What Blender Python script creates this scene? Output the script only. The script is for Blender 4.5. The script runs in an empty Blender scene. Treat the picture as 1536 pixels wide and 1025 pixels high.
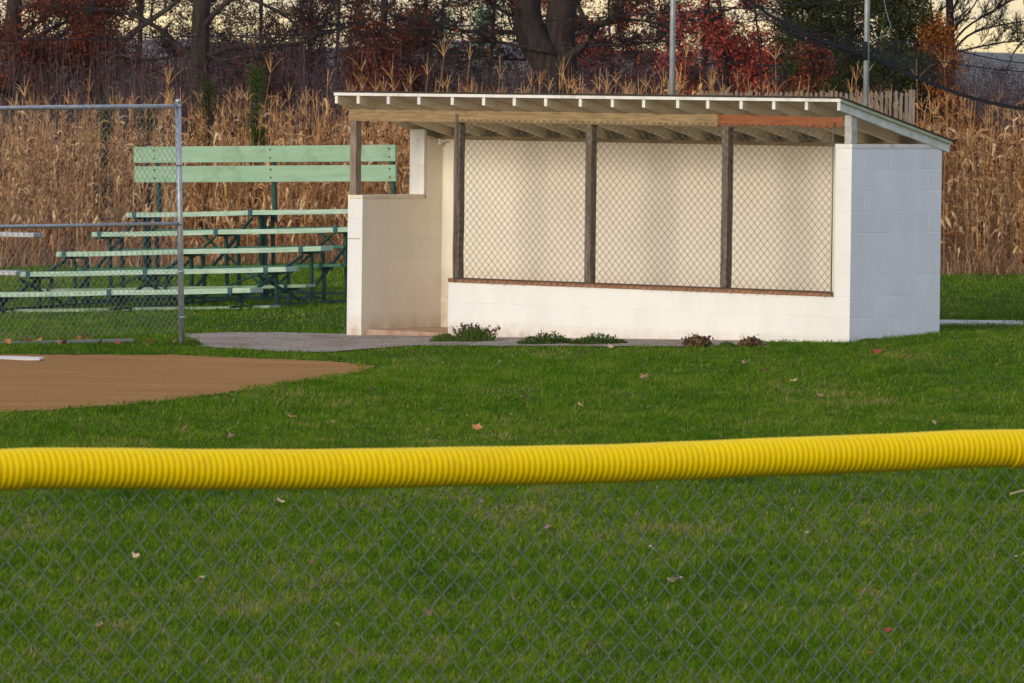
import bpy, math, random
import numpy as np
from mathutils import Vector, Matrix

random.seed(7)
rng = np.random.default_rng(11)
scene = bpy.context.scene
COL = scene.collection
PI = math.pi

# ------------------------------------------------------------------ camera
F = 9560.0; HC = 2.38; CX = 768.0; CY = 512.5
TH = math.atan((CY - 134.0) / F); RL = 0.0117
Fw = np.array([0, math.cos(TH), -math.sin(TH)])
U0 = np.array([0, math.sin(TH), math.cos(TH)])
X0 = np.array([1.0, 0, 0])
Rc = math.cos(RL) * X0 + math.sin(RL) * U0
Uc = math.cos(RL) * U0 - math.sin(RL) * X0
cam = bpy.data.cameras.new('camera'); camo = bpy.data.objects.new('camera', cam)
COL.objects.link(camo)
M = Matrix(((Rc[0], Uc[0], -Fw[0], 0), (Rc[1], Uc[1], -Fw[1], 0), (Rc[2], Uc[2], -Fw[2], HC), (0, 0, 0, 1)))
camo.matrix_world = M
cam.sensor_width = 36; cam.lens = F / 1536 * 36; cam.clip_end = 9000; cam.clip_start = 0.5
cam.dof.use_dof = True; cam.dof.focus_distance = 50; cam.dof.aperture_fstop = 20
scene.camera = camo

def at(x, y, Y):
    d = (x - CX) * Rc - (y - CY) * Uc + F * Fw
    t = Y / d[1]
    return np.array([d[0] * t, Y, HC + d[2] * t])

def sstep(a, b, x):
    t = np.clip((x - a) / (b - a), 0, 1); return t * t * (3 - 2 * t)

def g(X, Y):
    A = np.interp(X, [-8, -4.8, -3.3, -1.7, 3.2, 4.2, 8], [-.12, -.09, -.16, -.16, 0, .07, .1])
    B = np.interp(X, [-8, -5.5, -2.9, -1, 4, 8], [-.3, -.23, -.09, -.05, .05, .08])
    t = sstep(65, 70, Y)
    return sstep(50, 58, Y) * ((1 - t) * A + t * B)

def gp(x, y):
    Y = 60.0
    for _ in range(30):
        p = at(x, y, Y); gz = float(g(p[0], Y))
        q = at(x, y, 100.0)
        slope = (HC - q[2]) / 100.0
        Y = 0.5 * Y + 0.5 * (HC - gz) / slope
    p = at(x, y, Y); p[2] = float(g(p[0], Y)); return p

# ------------------------------------------------------------------ object helpers
def tag(o, label=None, cat=None, group=None, kind=None):
    if label: o['label'] = label
    if cat: o['category'] = cat
    if group: o['group'] = group
    if kind: o['kind'] = kind
    return o

def empty(name, loc=(0, 0, 0), rz=0.0):
    o = bpy.data.objects.new(name, None); o.empty_display_size = .2
    o.location = loc; o.rotation_euler = (0, 0, rz); COL.objects.link(o); return o

def link_mesh(name, me, mats, parent=None):
    for m in (mats if isinstance(mats, (list, tuple)) else [mats]): me.materials.append(m)
    o = bpy.data.objects.new(name, me); COL.objects.link(o)
    if parent: o.parent = parent
    return o

class MB:
    def __init__(s): s.v = []; s.f = []; s.m = []; s.sm = []
    def add(s, V, Fs, mi=0, smooth=False):
        b = len(s.v); s.v += [tuple(map(float, p)) for p in V]
        for f in Fs: s.f.append([b + i for i in f]); s.m.append(mi); s.sm.append(smooth)
        return s
    def box(s, x0, x1, y0, y1, z0, z1, mi=0, T=None):
        V = [(x0, y0, z0), (x1, y0, z0), (x1, y1, z0), (x0, y1, z0), (x0, y0, z1), (x1, y0, z1), (x1, y1, z1), (x0, y1, z1)]
        if T: V = [T(p) for p in V]
        return s.add(V, [(3, 2, 1, 0), (4, 5, 6, 7), (0, 1, 5, 4), (1, 2, 6, 5), (2, 3, 7, 6), (3, 0, 4, 7)], mi)
    def bar(s, a, b, w, h, up=(0, 0, 1), mi=0):
        a = Vector(a); b = Vector(b); d = (b - a).normalized(); u = Vector(up)
        sd = d.cross(u)
        if sd.length < 1e-4: sd = d.cross(Vector((1, 0, 0)))
        sd.normalize(); u = sd.cross(d)
        V = []
        for p in (a, b):
            for (i, j) in ((-1, -1), (1, -1), (1, 1), (-1, 1)): V.append(p + sd * (i * w / 2) + u * (j * h / 2))
        return s.add(V, [(0, 1, 2, 3), (7, 6, 5, 4), (0, 4, 5, 1), (1, 5, 6, 2), (2, 6, 7, 3), (3, 7, 4, 0)], mi)
    def tube(s, P, R, n=8, mi=0, cap=True, smooth=True):
        P = [Vector(p) for p in P]
        if not hasattr(R, '__len__'): R = [R] * len(P)
        b = len(s.v); k = len(P); ref = None
        for i, p in enumerate(P):
            d = (P[min(i + 1, k - 1)] - P[max(i - 1, 0)]).normalized()
            if ref is None:
                ref = Vector((0, 0, 1)) if abs(d.z) < .9 else Vector((1, 0, 0))
            a = (ref - d * ref.dot(d)).normalized(); c = d.cross(a); ref = a
            for j in range(n):
                t = 2 * PI * j / n; q = p + (a * math.cos(t) + c * math.sin(t)) * R[i]
                s.v.append(tuple(q))
        for i in range(k - 1):
            for j in range(n):
                jj = (j + 1) % n
                s.f.append([b + i * n + j, b + i * n + jj, b + (i + 1) * n + jj, b + (i + 1) * n + j]); s.m.append(mi); s.sm.append(smooth)
        if cap:
            s.f.append([b + j for j in range(n)][::-1]); s.m.append(mi); s.sm.append(False)
            s.f.append([b + (k - 1) * n + j for j in range(n)]); s.m.append(mi); s.sm.append(False)
        return s
    def build(s, name, mats, parent=None, bevel=0):
        me = bpy.data.meshes.new(name); me.from_pydata(s.v, [], s.f)
        me.polygons.foreach_set('material_index', s.m); me.polygons.foreach_set('use_smooth', s.sm); me.update()
        o = link_mesh(name, me, mats, parent)
        if bevel:
            m = o.modifiers.new('bevel', 'BEVEL'); m.width = bevel; m.segments = 2; m.limit_method = 'ANGLE'
        return o

def np_mesh(name, V, quads=None, tris=None, rnd=None, smooth=False, qmi=None, tmi=None):
    me = bpy.data.meshes.new(name)
    V = np.asarray(V, dtype=np.float32).reshape(-1, 3)
    quads = np.zeros((0, 4), np.int32) if quads is None else np.asarray(quads, np.int32)
    tris = np.zeros((0, 3), np.int32) if tris is None else np.asarray(tris, np.int32)
    me.vertices.add(len(V)); me.vertices.foreach_set('co', V.ravel())
    nl = quads.size + tris.size; me.loops.add(nl)
    me.loops.foreach_set('vertex_index', np.concatenate([quads.ravel(), tris.ravel()]))
    nq, nt = len(quads), len(tris); me.polygons.add(nq + nt)
    st = np.concatenate([np.arange(nq) * 4, nq * 4 + np.arange(nt) * 3]).astype(np.int32)
    me.polygons.foreach_set('loop_start', st)
    if qmi is not None or tmi is not None:
        a = np.concatenate([np.zeros(nq, np.int32) if qmi is None else qmi, np.zeros(nt, np.int32) if tmi is None else tmi])
        me.polygons.foreach_set('material_index', a.astype(np.int32))
    me.polygons.foreach_set('use_smooth', np.full(nq + nt, smooth))
    me.update(calc_edges=True); me.validate()
    if rnd is not None:
        a = me.attributes.new('rnd', 'FLOAT', 'POINT'); a.data.foreach_set('value', np.asarray(rnd, np.float32))
    return me

def tubes_np(P, R, n=3):
    """P (N,K,3), R (N,K) -> verts, quads"""
    N, K, _ = P.shape
    D = np.gradient(P, axis=1); D /= np.linalg.norm(D, axis=2, keepdims=True) + 1e-9
    ref = np.where(np.abs(D[:, :, 2:3]) < .9, np.array([0, 0, 1.0]), np.array([1.0, 0, 0]))
    A = np.cross(D, ref); A /= np.linalg.norm(A, axis=2, keepdims=True) + 1e-9
    C = np.cross(D, A)
    t = np.arange(n) * 2 * PI / n
    V = P[:, :, None, :] + R[:, :, None, None] * (A[:, :, None, :] * np.cos(t)[None, None, :, None] + C[:, :, None, :] * np.sin(t)[None, None, :, None])
    idx = np.arange(N * K * n).reshape(N, K, n)
    a = idx[:, :-1, :]; b = np.roll(a, -1, axis=2); d = idx[:, 1:, :]; c = np.roll(d, -1, axis=2)
    Q = np.stack([a, b, c, d], axis=-1).reshape(-1, 4)
    return V.reshape(-1, 3), Q

# ------------------------------------------------------------------ materials
def mat(name, base=(.5, .5, .5), rough=.7, metal=0.0, spec=.5):
    m = bpy.data.materials.new(name); m.use_nodes = True
    nt = m.node_tree; b = nt.nodes['Principled BSDF']
    b.inputs['Base Color'].default_value = (*base, 1); b.inputs['Roughness'].default_value = rough
    b.inputs['Metallic'].default_value = metal; b.inputs['Specular IOR Level'].default_value = spec
    return m, nt, b

def nd(nt, typ, **kw):
    n = nt.nodes.new(typ)
    for k, v in kw.items():
        if k in n.inputs: n.inputs[k].default_value = v
        else: setattr(n, k, v)
    return n

def ramp(nt, fac, stops, interp='LINEAR'):
    r = nt.nodes.new('ShaderNodeValToRGB'); nt.links.new(fac, r.inputs[0]); r.color_ramp.interpolation = interp
    e = r.color_ramp.elements
    while len(e) < len(stops): e.new(.5)
    for i, (p, c) in enumerate(stops):
        e[i].position = p; e[i].color = (*c, 1) if len(c) == 3 else c
    return r.outputs[0]

def mixc(nt, fac, a, b, mode='MIX'):
    n = nt.nodes.new('ShaderNodeMix'); n.data_type = 'RGBA'; n.blend_type = mode
    for s, v in ((n.inputs[0], fac), (n.inputs[6], a), (n.inputs[7], b)):
        if isinstance(v, (int, float)): s.default_value = v
        elif isinstance(v, tuple): s.default_value = (*v, 1)
        else: nt.links.new(v, s)
    return n.outputs[2]

def noise(nt, scale, detail=4, vec=None, rough=.6, sc=None):
    n = nd(nt, 'ShaderNodeTexNoise', Scale=scale, Detail=detail, Roughness=rough)
    if vec is None:
        t = nt.nodes.new('ShaderNodeTexCoord'); vec = t.outputs['Object']
    if sc:
        mp = nt.nodes.new('ShaderNodeMapping'); mp.inputs['Scale'].default_value = sc; nt.links.new(vec, mp.inputs[0]); vec = mp.outputs[0]
    nt.links.new(vec, n.inputs['Vector']); return n.outputs['Fac']

def bump(nt, b, h, strength=.3, dist=.01):
    n = nd(nt, 'ShaderNodeBump', Strength=strength, Distance=dist)
    nt.links.new(h, n.inputs['Height']); nt.links.new(n.outputs[0], b.inputs['Normal'])

def noisy(name, c0, c1, scale=5, rough=.8, sc=None, detail=5, metal=0, lo=.35, hi=.65, bs=0, bd=.005, spec=.3):
    m, nt, b = mat(name, rough=rough, metal=metal, spec=spec)
    f = noise(nt, scale, detail, sc=sc)
    c = ramp(nt, f, [(lo, c0), (hi, c1)])
    g1 = noise(nt, scale * .7 + 1.7, 7, rough=.7); c = mixc(nt, ramp(nt, g1, [(.52, (0, 0, 0)), (.72, (.55, .55, .55))]), c, mixc(nt, 1.0, c, (.52, .48, .42), 'MULTIPLY'))
    nt.links.new(c, b.inputs['Base Color'])
    if bs: bump(nt, b, f, bs, bd)
    return m

def attr_mat(name, stops, rough=.8, trans=0.0, nscale=0.0, dark=(.5, .5, .5)):
    """colour from the per-piece attribute rnd (its own hue) with a little noise"""
    m, nt, b = mat(name, rough=rough, spec=0)
    a = nt.nodes.new('ShaderNodeAttribute'); a.attribute_name = 'rnd'
    oi = nt.nodes.new('ShaderNodeObjectInfo')
    ad = nd(nt, 'ShaderNodeMath', operation='ADD'); nt.links.new(a.outputs['Fac'], ad.inputs[0])
    mu = nd(nt, 'ShaderNodeMath', operation='MULTIPLY'); nt.links.new(oi.outputs['Random'], mu.inputs[0]); mu.inputs[1].default_value = .0
    nt.links.new(mu.outputs[0], ad.inputs[1])
    c = ramp(nt, ad.outputs[0], stops)
    if nscale:
        f = noise(nt, nscale, 3); c = mixc(nt, ramp(nt, f, [(.38, (0, 0, 0)), (.62, (1, 1, 1))]), c, dark, 'MULTIPLY')
    nt.links.new(c, b.inputs['Base Color'])
    if trans:
        tr = nt.nodes.new('ShaderNodeBsdfTranslucent'); nt.links.new(c, tr.inputs[0])
        mx = nt.nodes.new('ShaderNodeMixShader'); mx.inputs[0].default_value = trans
        nt.links.new(b.outputs[0], mx.inputs[1]); nt.links.new(tr.outputs[0], mx.inputs[2])
        nt.links.new(mx.outputs[0], nt.nodes['Material Output'].inputs[0])
    return m

def block_mat(name, base, axis, grout=1.0, stain=(.5, .32, .2), stain_z=(-.12, .08), dirt=.12, gf=.5, bmp=.45):
    """painted concrete block: mortar joints as bump, soil splash near the ground"""
    m, nt, b = mat(name, rough=.75, spec=.25)
    tc = nt.nodes.new('ShaderNodeTexCoord'); sp = nt.nodes.new('ShaderNodeSeparateXYZ'); nt.links.new(tc.outputs['Object'], sp.inputs[0])
    cb = nt.nodes.new('ShaderNodeCombineXYZ')
    nt.links.new(sp.outputs[axis], cb.inputs[0])
    az = nd(nt, 'ShaderNodeMath', operation='SUBTRACT'); nt.links.new(sp.outputs[2], az.inputs[0]); az.inputs[1].default_value = .025 - .2032 * 10
    nt.links.new(az.outputs[0], cb.inputs[1])
    # slight waviness of hand laid joints
    wv = noise(nt, 2.3, 2, vec=cb.outputs[0])
    ws = nd(nt, 'ShaderNodeMath', operation='MULTIPLY_ADD'); nt.links.new(wv, ws.inputs[0]); ws.inputs[1].default_value = .012; ws.inputs[2].default_value = -.006
    va = nd(nt, 'ShaderNodeVectorMath', operation='ADD'); nt.links.new(cb.outputs[0], va.inputs[0])
    cc = nt.nodes.new('ShaderNodeCombineXYZ'); nt.links.new(ws.outputs[0], cc.inputs[1]); nt.links.new(cc.outputs[0], va.inputs[1])
    br = nt.nodes.new('ShaderNodeTexBrick'); nt.links.new(va.outputs[0], br.inputs['Vector'])
    for k, v in (('Scale', 1.0), ('Mortar Size', .006), ('Mortar Smooth', .25), ('Brick Width', .4064), ('Row Height', .2032), ('Bias', 0.0)): br.inputs[k].default_value = v
    br.offset = .5
    br.inputs['Color1'].default_value = (.95, .95, .95, 1); br.inputs['Color2'].default_value = (1, 1, 1, 1); br.inputs['Mortar'].default_value = (grout, grout, grout, 1)
    c = mixc(nt, gf, base, mixc(nt, 1.0, base, br.outputs['Color'], 'MULTIPLY'))
    f = noise(nt, 3.2, 6, sc=(1, 1, .6))
    c = mixc(nt, dirt, c, mixc(nt, 1.0, c, ramp(nt, f, [(.3, (.45, .42, .36)), (.6, (1, 1, 1))]), 'MULTIPLY'))
    # soil splashed up the foot of the wall
    f2 = noise(nt, 9, 5)
    mr = nd(nt, 'ShaderNodeMapRange'); nt.links.new(sp.outputs[2], mr.inputs[0]); mr.inputs[1].default_value = stain_z[1]; mr.inputs[2].default_value = stain_z[0]
    mm = nd(nt, 'ShaderNodeMath', operation='MULTIPLY'); nt.links.new(mr.outputs[0], mm.inputs[0]); nt.links.new(ramp(nt, f2, [(.3, (.1, .1, .1)), (.7, (.9, .9, .9))]), mm.inputs[1])
    c = mixc(nt, mm.outputs[0], c, stain)
    nt.links.new(c, b.inputs['Base Color'])
    inv = nd(nt, 'ShaderNodeMath', operation='SUBTRACT'); inv.inputs[0].default_value = 1; nt.links.new(br.outputs['Fac'], inv.inputs[1])
    fn = noise(nt, 120, 3)
    hh = nd(nt, 'ShaderNodeMath', operation='MULTIPLY_ADD'); nt.links.new(fn, hh.inputs[0]); hh.inputs[1].default_value = .25; nt.links.new(inv.outputs[0], hh.inputs[2])
    bump(nt, b, hh.outputs[0], bmp, .008)
    return m

WHITE = (.78, .77, .74)
CREAM = (.83, .77, .655)
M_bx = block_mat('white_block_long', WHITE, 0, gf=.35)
M_by = block_mat('blue_shade_block_end', (.80, .83, .86), 1, grout=1.22, gf=1.0, bmp=.95)  # same white paint, with the bluish cast of its shaded side put into the colour
M_bw = block_mat('cream_block_wing', (.83, .77, .65), 1, gf=.35, stain=(.55, .36, .2), stain_z=(-.12, .1))
M_bb = block_mat('cream_block_back', CREAM, 0, gf=.3, stain=(.60, .50, .38), stain_z=(.36, .58))
M_trim = noisy('white_trim_paint', (.68, .66, .62), (.8, .79, .76), 6, .6, sc=(1, 1, .3), bs=.1)
M_endpaint = noisy('grey_white_barge_paint', (.52, .56, .5), (.68, .72, .68), 5, .65, sc=(1, 1, 1))
M_rafter = noisy('cream_rafter_paint', (.66, .58, .42), (.80, .72, .56), 5, .7, sc=(3, .6, 3))
M_deck = noisy('plywood_underside', (.56, .46, .37), (.70, .60, .49), 4, .8, sc=(1, .3, 1))
M_shingle = noisy('dark_shingle', (.025, .02, .018), (.07, .055, .045), 30, .95)
M_wood = noisy('weathered_post_wood', (.10, .075, .055), (.26, .21, .16), 9, .9, sc=(6, 6, .5), bs=.5)
M_beam = noisy('weathered_beam_wood', (.21, .145, .075), (.38, .275, .145), 7, .85, sc=(.6, 5, 6), bs=.4)
M_orange = noisy('new_orange_board', (.20, .07, .028), (.34, .125, .05), 8, .8, sc=(.5, 5, 7), bs=.3)
M_sill = noisy('stained_sill_board', (.20, .085, .04), (.36, .17, .08), 8, .85, sc=(.8, 5, 6), bs=.4)
M_slab = noisy('soil_stained_concrete', (.36, .2, .12), (.5, .36, .26), 6, .9, bs=.3)
M_conc = noisy('pale_concrete', (.4, .38, .34), (.55, .53, .48), 6, .9)
M_galv = noisy('galvanised_steel', (.34, .37, .40), (.46, .49, .52), 14, .42, metal=.55, spec=.5)
M_wire = noisy('galvanised_wire', (.16, .17, .17), (.24, .25, .25), 30, .5, metal=.4)
M_wire_far = noisy('dull_wire', (.10, .085, .07), (.17, .15, .13), 20, .6, metal=.3)
M_wire_l = noisy('pale_wire', (.26, .29, .28), (.36, .39, .38), 20, .5, metal=.4)
M_rustwire = noisy('twisted_wire_ends', (.42, .34, .26), (.6, .5, .4), 20, .6)

def yellow_mat():
    m, nt, b = mat('yellow_plastic', rough=.45, spec=.1)
    f = noise(nt, 1.6, 5); f2 = noise(nt, 40, 3)
    c = ramp(nt, f, [(.3, (.79, .55, .0)), (.7, (.85, .60, .0))])
    c = mixc(nt, ramp(nt, f2, [(.5, (0, 0, 0)), (.78, (.35, .35, .35))]), c, (.55, .33, .01))
    f4 = noise(nt, 5, 6); c = mixc(nt, ramp(nt, f4, [(.52, (0, 0, 0)), (.75, (.2, .2, .2))]), c, (.50, .34, .02))
    nt.links.new(c, b.inputs['Base Color'])
    b.inputs['Subsurface Weight'].default_value = .3; b.inputs['Subsurface Radius'].default_value = (.03, .012, .003); b.inputs['Subsurface Scale'].default_value = .3
    bump(nt, b, f2, .08, .002)
    return m
M_yellow = yellow_mat()
M_pgreen = noisy('pale_green_paint', (.22, .36, .235), (.30, .43, .30), 5, .7, sc=(.4, 4, 4), lo=.25, hi=.7, bs=.15)
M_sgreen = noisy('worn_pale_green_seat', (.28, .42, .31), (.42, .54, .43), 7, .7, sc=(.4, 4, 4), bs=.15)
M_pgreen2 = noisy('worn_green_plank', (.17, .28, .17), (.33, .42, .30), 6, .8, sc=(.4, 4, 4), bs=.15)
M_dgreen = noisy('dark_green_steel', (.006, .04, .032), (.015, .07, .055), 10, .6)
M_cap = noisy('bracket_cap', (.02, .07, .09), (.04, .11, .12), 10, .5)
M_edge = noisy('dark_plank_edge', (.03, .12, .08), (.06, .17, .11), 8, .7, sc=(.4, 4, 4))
M_alu = noisy('grey_weathered_plank', (.36, .36, .36), (.52, .52, .52), 8, .7, sc=(.4, 4, 4))
M_bolt = noisy('dark_bolt', (.02, .02, .02), (.05, .04, .04), 10, .6)
M_net = noisy('black_net', (.005, .005, .008), (.012, .012, .018), 5, .9)
M_tbar = noisy('dull_bar', (.12, .11, .10), (.22, .20, .18), 9, .6, metal=.3)
M_bluecord = noisy('pale_blue_cord', (.15, .25, .3), (.25, .36, .4), 5, .8)

# ------------------------------------------------------------------ ground
def ground_mat():
    m, nt, b = mat('turf', rough=.95, spec=0)
    f = noise(nt, .5, 6, rough=.65); f2 = noise(nt, 7, 5); f3 = noise(nt, .9, 4, sc=(.5, 1.3, 1))
    c = ramp(nt, f, [(.3, (.035, .065, .012)), (.5, (.05, .085, .018)), (.75, (.075, .095, .028))])
    c = mixc(nt, ramp(nt, f2, [(.4, (0, 0, 0)), (.7, (.5, .5, .5))]), c, (.05, .06, .015))
    c = mixc(nt, ramp(nt, f3, [(.62, (0, 0, 0)), (.74, (.75, .75, .75))]), c, (.11, .09, .045))
    nt.links.new(c, b.inputs['Base Color']); bump(nt, b, f2, .5, .03)
    return m
M_turf = ground_mat()
xs = np.concatenate([[-3000, -800, -200, -60, -25], np.arange(-14, 14.01, .4), [25, 60, 200, 800, 3000]])
ys = np.concatenate([[-20, 0, 12], np.arange(20, 50, 2), np.arange(50, 100, .5), np.arange(100, 140, 4), [160, 200, 300, 500, 900, 1500, 2400, 3600]])
XX, YY = np.meshgrid(xs, ys)
ZZ = g(XX, YY)
nx, ny = len(xs), len(ys)
idx = np.arange(nx * ny).reshape(ny, nx)
Q = np.stack([idx[:-1, :-1], idx[:-1, 1:], idx[1:, 1:], idx[1:, :-1]], -1).reshape(-1, 4)
me = np_mesh('ground', np.stack([XX, YY, ZZ], -1), Q, smooth=True)
tag(link_mesh('ground', me, M_turf), kind='structure')

def inpoly(px, py, poly):
    px = np.asarray(px); py = np.asarray(py); r = np.zeros(px.shape, bool); n = len(poly); j = n - 1
    for i in range(n):
        xi, yi = poly[i][0], poly[i][1]; xj, yj = poly[j][0], poly[j][1]
        with np.errstate(divide='ignore', invalid='ignore'):
            c = ((yi > py) != (yj > py)) & (px < (xj - xi) * (py - yi) / (yj - yi + 1e-12) + xi)
        r ^= c; j = i
    return r

def ragged(poly, amp, n=10, seed=1):
    r = random.Random(seed); out = []
    for i in range(len(poly)):
        a = poly[i]; b = poly[(i + 1) % len(poly)]
        for k in range(n):
            t = k / n; out.append((a[0] + (b[0] - a[0]) * t + r.uniform(-amp, amp), a[1] + (b[1] - a[1]) * t + r.uniform(-amp, amp)))
    return out

def sheet(name, poly, mtl, dz, cell=.08):
    x0 = min(p[0] for p in poly); x1 = max(p[0] for p in poly); y0 = min(p[1] for p in poly); y1 = max(p[1] for p in poly)
    X = np.arange(x0, x1 + cell, cell); Y = np.arange(y0, y1 + cell, cell)
    GX, GY = np.meshgrid(X, Y); ins = inpoly((GX[:-1, :-1] + cell / 2), (GY[:-1, :-1] + cell / 2), poly)
    id_ = np.arange(GX.size).reshape(GX.shape)
    Q = np.stack([id_[:-1, :-1], id_[:-1, 1:], id_[1:, 1:], id_[1:, :-1]], -1)[ins]
    used, inv = np.unique(Q, return_inverse=True)
    V = np.stack([GX.ravel(), GY.ravel(), g(GX, GY).ravel() + dz], -1)[used]
    me = np_mesh(name, V, inv.reshape(-1, 4), smooth=True)
    return tag(link_mesh(name, me, mtl), kind='structure')

def gxy(pts): return [tuple(gp(x, y)[:2]) for x, y in pts]
dirt_poly = gxy([(-260, 533), (0, 533), (250, 533), (400, 539), (500, 543), (562, 550), (545, 557), (470, 571), (400, 582), (300, 596), (200, 607), (110, 614), (0, 620), (-300, 628)])
grav_poly = gxy([(276, 502), (330, 500), (420, 500), (515, 502), (600, 500), (680, 505), (1130, 505), (1140, 519), (1050, 521), (880, 521), (700, 520), (620, 520), (560, 524), (500, 529), (430, 529), (350, 525), (300, 521)])
dirt_r = ragged(dirt_poly, .05, 14, 3); grav_r = ragged(grav_poly, .05, 10, 4)
dirt_x = ragged(dirt_poly, .17, 40, 13); grav_x = ragged(grav_poly, .13, 30, 14)
M_dirt = None
def dirt_mat():
    m, nt, b = mat('infield_dirt', rough=1, spec=0)
    f = noise(nt, 1.5, 6, sc=(.4, 1.6, 1)); f2 = noise(nt, 48, 5, sc=(.6, 1, 1), rough=.75)
    c = ramp(nt, f, [(.3, (.33, .165, .06)), (.7, (.47, .265, .11))])
    c = mixc(nt, ramp(nt, f2, [(.45, (0, 0, 0)), (.62, (.75, .75, .75))]), c, (.22, .11, .045))
    nt.links.new(c, b.inputs['Base Color']); bump(nt, b, f2, .6, .02); return m
def gravel_mat():
    m, nt, b = mat('gravel', rough=1, spec=0)
    tc = nt.nodes.new('ShaderNodeTexCoord')
    v = nd(nt, 'ShaderNodeTexVoronoi', Scale=48.0); nt.links.new(tc.outputs['Object'], v.inputs['Vector'])
    c = ramp(nt, v.outputs['Color'], [(.1, (.20, .165, .13)), (.5, (.36, .31, .26)), (.9, (.52, .46, .39))])
    f = noise(nt, 2.2, 5); c = mixc(nt, ramp(nt, f, [(.48, (0, 0, 0)), (.66, (.6, .6, .6))]), c, (.25, .14, .08))
    nt.links.new(c, b.inputs['Base Color']); bump(nt, b, v.outputs['Distance'], .8, .02); return m
M_dirt = dirt_mat(); M_gravel = gravel_mat()
sheet('infield_dirt', dirt_r, M_dirt, .006, .05)
sheet('gravel_path', grav_r, M_gravel, .010, .05)
M_soil = noisy('field_soil', (.16, .10, .055), (.3, .2, .11), 3, .95, bs=.4, bd=.03)
soil_poly = [(-40, 94), (-8, 93), (-1, 88), (2, 82.5), (4.4, 81.8), (9, 81.6), (40, 81.5), (40, 150), (-40, 150)]
sheet('field_soil', ragged(soil_poly, .12, 30, 5), M_soil, .008, .4)
# concrete path edge behind the dugout at the right
pa = gp(1405, 488.0); pb = gp(1700, 488.5)
MB().box(pa[0] - .3, pb[0] + 2, pa[1], pa[1] + .9, .02, .095).build('path', M_conc)
tag(bpy.data.objects['path'], kind='structure')

# ------------------------------------------------------------------ grass
def grass(name, n, yr, mtl, hmin, hmax, wid, dens_pow, excl=(), xr=1.12, zoff=0, keep=None, curl=.5):
    # sample Y with density ~ Y^-dens_pow over the visible wedge
    Yt = np.linspace(yr[0], yr[1], 400); w = Yt ** (1 - dens_pow); cdf = np.cumsum(w); cdf /= cdf[-1]
    Y = np.interp(rng.random(n), cdf, Yt); half = Y * (768 / F) * xr + .4
    X = (rng.random(n) * 2 - 1) * half
    # clumping
    k = rng.integers(0, n, n // 2); X[:n // 2] = X[k] + rng.normal(0, .03, n // 2); Y[:n // 2] = Y[k] + rng.normal(0, .03, n // 2)
    ok = np.ones(n, bool)
    for p in excl: ok &= ~inpoly(X, Y, p)
    if keep is not None: ok &= keep(X, Y)
    X, Y = X[ok], Y[ok]; n = len(X)
    Z = g(X, Y) + zoff
    patch = np.sin(X * 1.7 + 1.3 * np.sin(Y * .8)) * np.sin(Y * 1.1 + 1.7 * np.sin(X * .9))
    def vn(sx_, sy_, sd):
        rr_ = np.random.default_rng(sd); T_ = rr_.random((64, 64)); u = X * sx_ + 500; v = Y * sy_; iu = np.floor(u).astype(int); iv = np.floor(v).astype(int); fu = u - iu; fv = v - iv
        fu = fu * fu * (3 - 2 * fu); fv = fv * fv * (3 - 2 * fv); a_ = T_[iu % 64, iv % 64]; b_ = T_[(iu + 1) % 64, iv % 64]; c_ = T_[iu % 64, (iv + 1) % 64]; d_ = T_[(iu + 1) % 64, (iv + 1) % 64]
        return (a_ * (1 - fu) + b_ * fu) * (1 - fv) + (c_ * (1 - fu) + d_ * fu) * fv - .5
    mott = vn(.8, .35, 1) * .5 + vn(2.3, .9, 2) * .5 + vn(7, 2.6, 3) * .55 + vn(17, 6, 4) * .45
    h = (hmin + (hmax - hmin) * rng.random(n) ** 1.6) * (1 + .15 * patch + 1.0 * vn(5, 2, 9) + .5 * (vn(3.1, 1.3, 19) > .36))
    a = rng.random(n) * 2 * PI; lean = (.2 + rng.random(n)) * curl * h
    wd = wid * (.6 + .8 * rng.random(n)) * (Y / 40) ** .55
    dx, dy = np.cos(a), np.sin(a); sx, sy = -np.sin(a + rng.normal(0, .5, n)), np.cos(a)
    def P(t, s, wf):
        return np.stack([X + dx * lean * t * t + sx * wd * wf * s, Y + dy * lean * t * t + sy * wd * wf * s, Z + h * t * (1 - .15 * t)], -1)
    V = np.stack([P(0, -.5, 1), P(0, .5, 1), P(.55, .5, .8), P(.55, -.5, .8), P(1, 0, 0)], 1)
    b = np.arange(n)[:, None] * 5
    r = np.clip(.5 + .6 * mott + rng.normal(0, .14, n), 0, .97); r[rng.random(n) < .025 + .15 * (mott > .36)] = 1.0
    me = np_mesh(name, V.reshape(-1, 3), b + np.array([[0, 1, 2, 3]]), b + np.array([[3, 2, 4]]), rnd=np.repeat(r, 5))
    return link_mesh(name, me, mtl)

M_grass = attr_mat('grass_blades', [(0, (.032, .085, .004)), (.4, (.085, .178, .007)), (.7, (.148, .23, .016)), (.96, (.23, .22, .045)), (1.0, (.35, .26, .13))], .75, trans=.25)
dug_fp = []   # filled below: footprint of the dugout
DO = np.array([3.22, 60.8]); ca, sa = math.cos(-math.radians(40.94)), math.sin(-math.radians(40.94))
def dl(x, y, z=0): return (DO[0] + ca * x - sa * y, DO[1] + sa * x + ca * y, z)
dug_fp = [dl(-6.5, 0)[:2], dl(0, 0)[:2], dl(0, 1.42)[:2], dl(-6.5, 1.42)[:2]]
tag(grass('grass', 700000, (24.5, 66), M_grass, .014, .046, .0052, 2.0, (dirt_x, grav_x, dug_fp), curl=1.2), kind='stuff')
tag(grass('grass', 130000, (64, 95), M_grass, .02, .055, .006,   .6, (dirt_x, grav_x, dug_fp, soil_poly, [(pa[0] - .3, pa[1]), (20, pa[1]), (20, pa[1] + .9), (pa[0] - .3, pa[1] + .9)])), kind='stuff')
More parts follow.
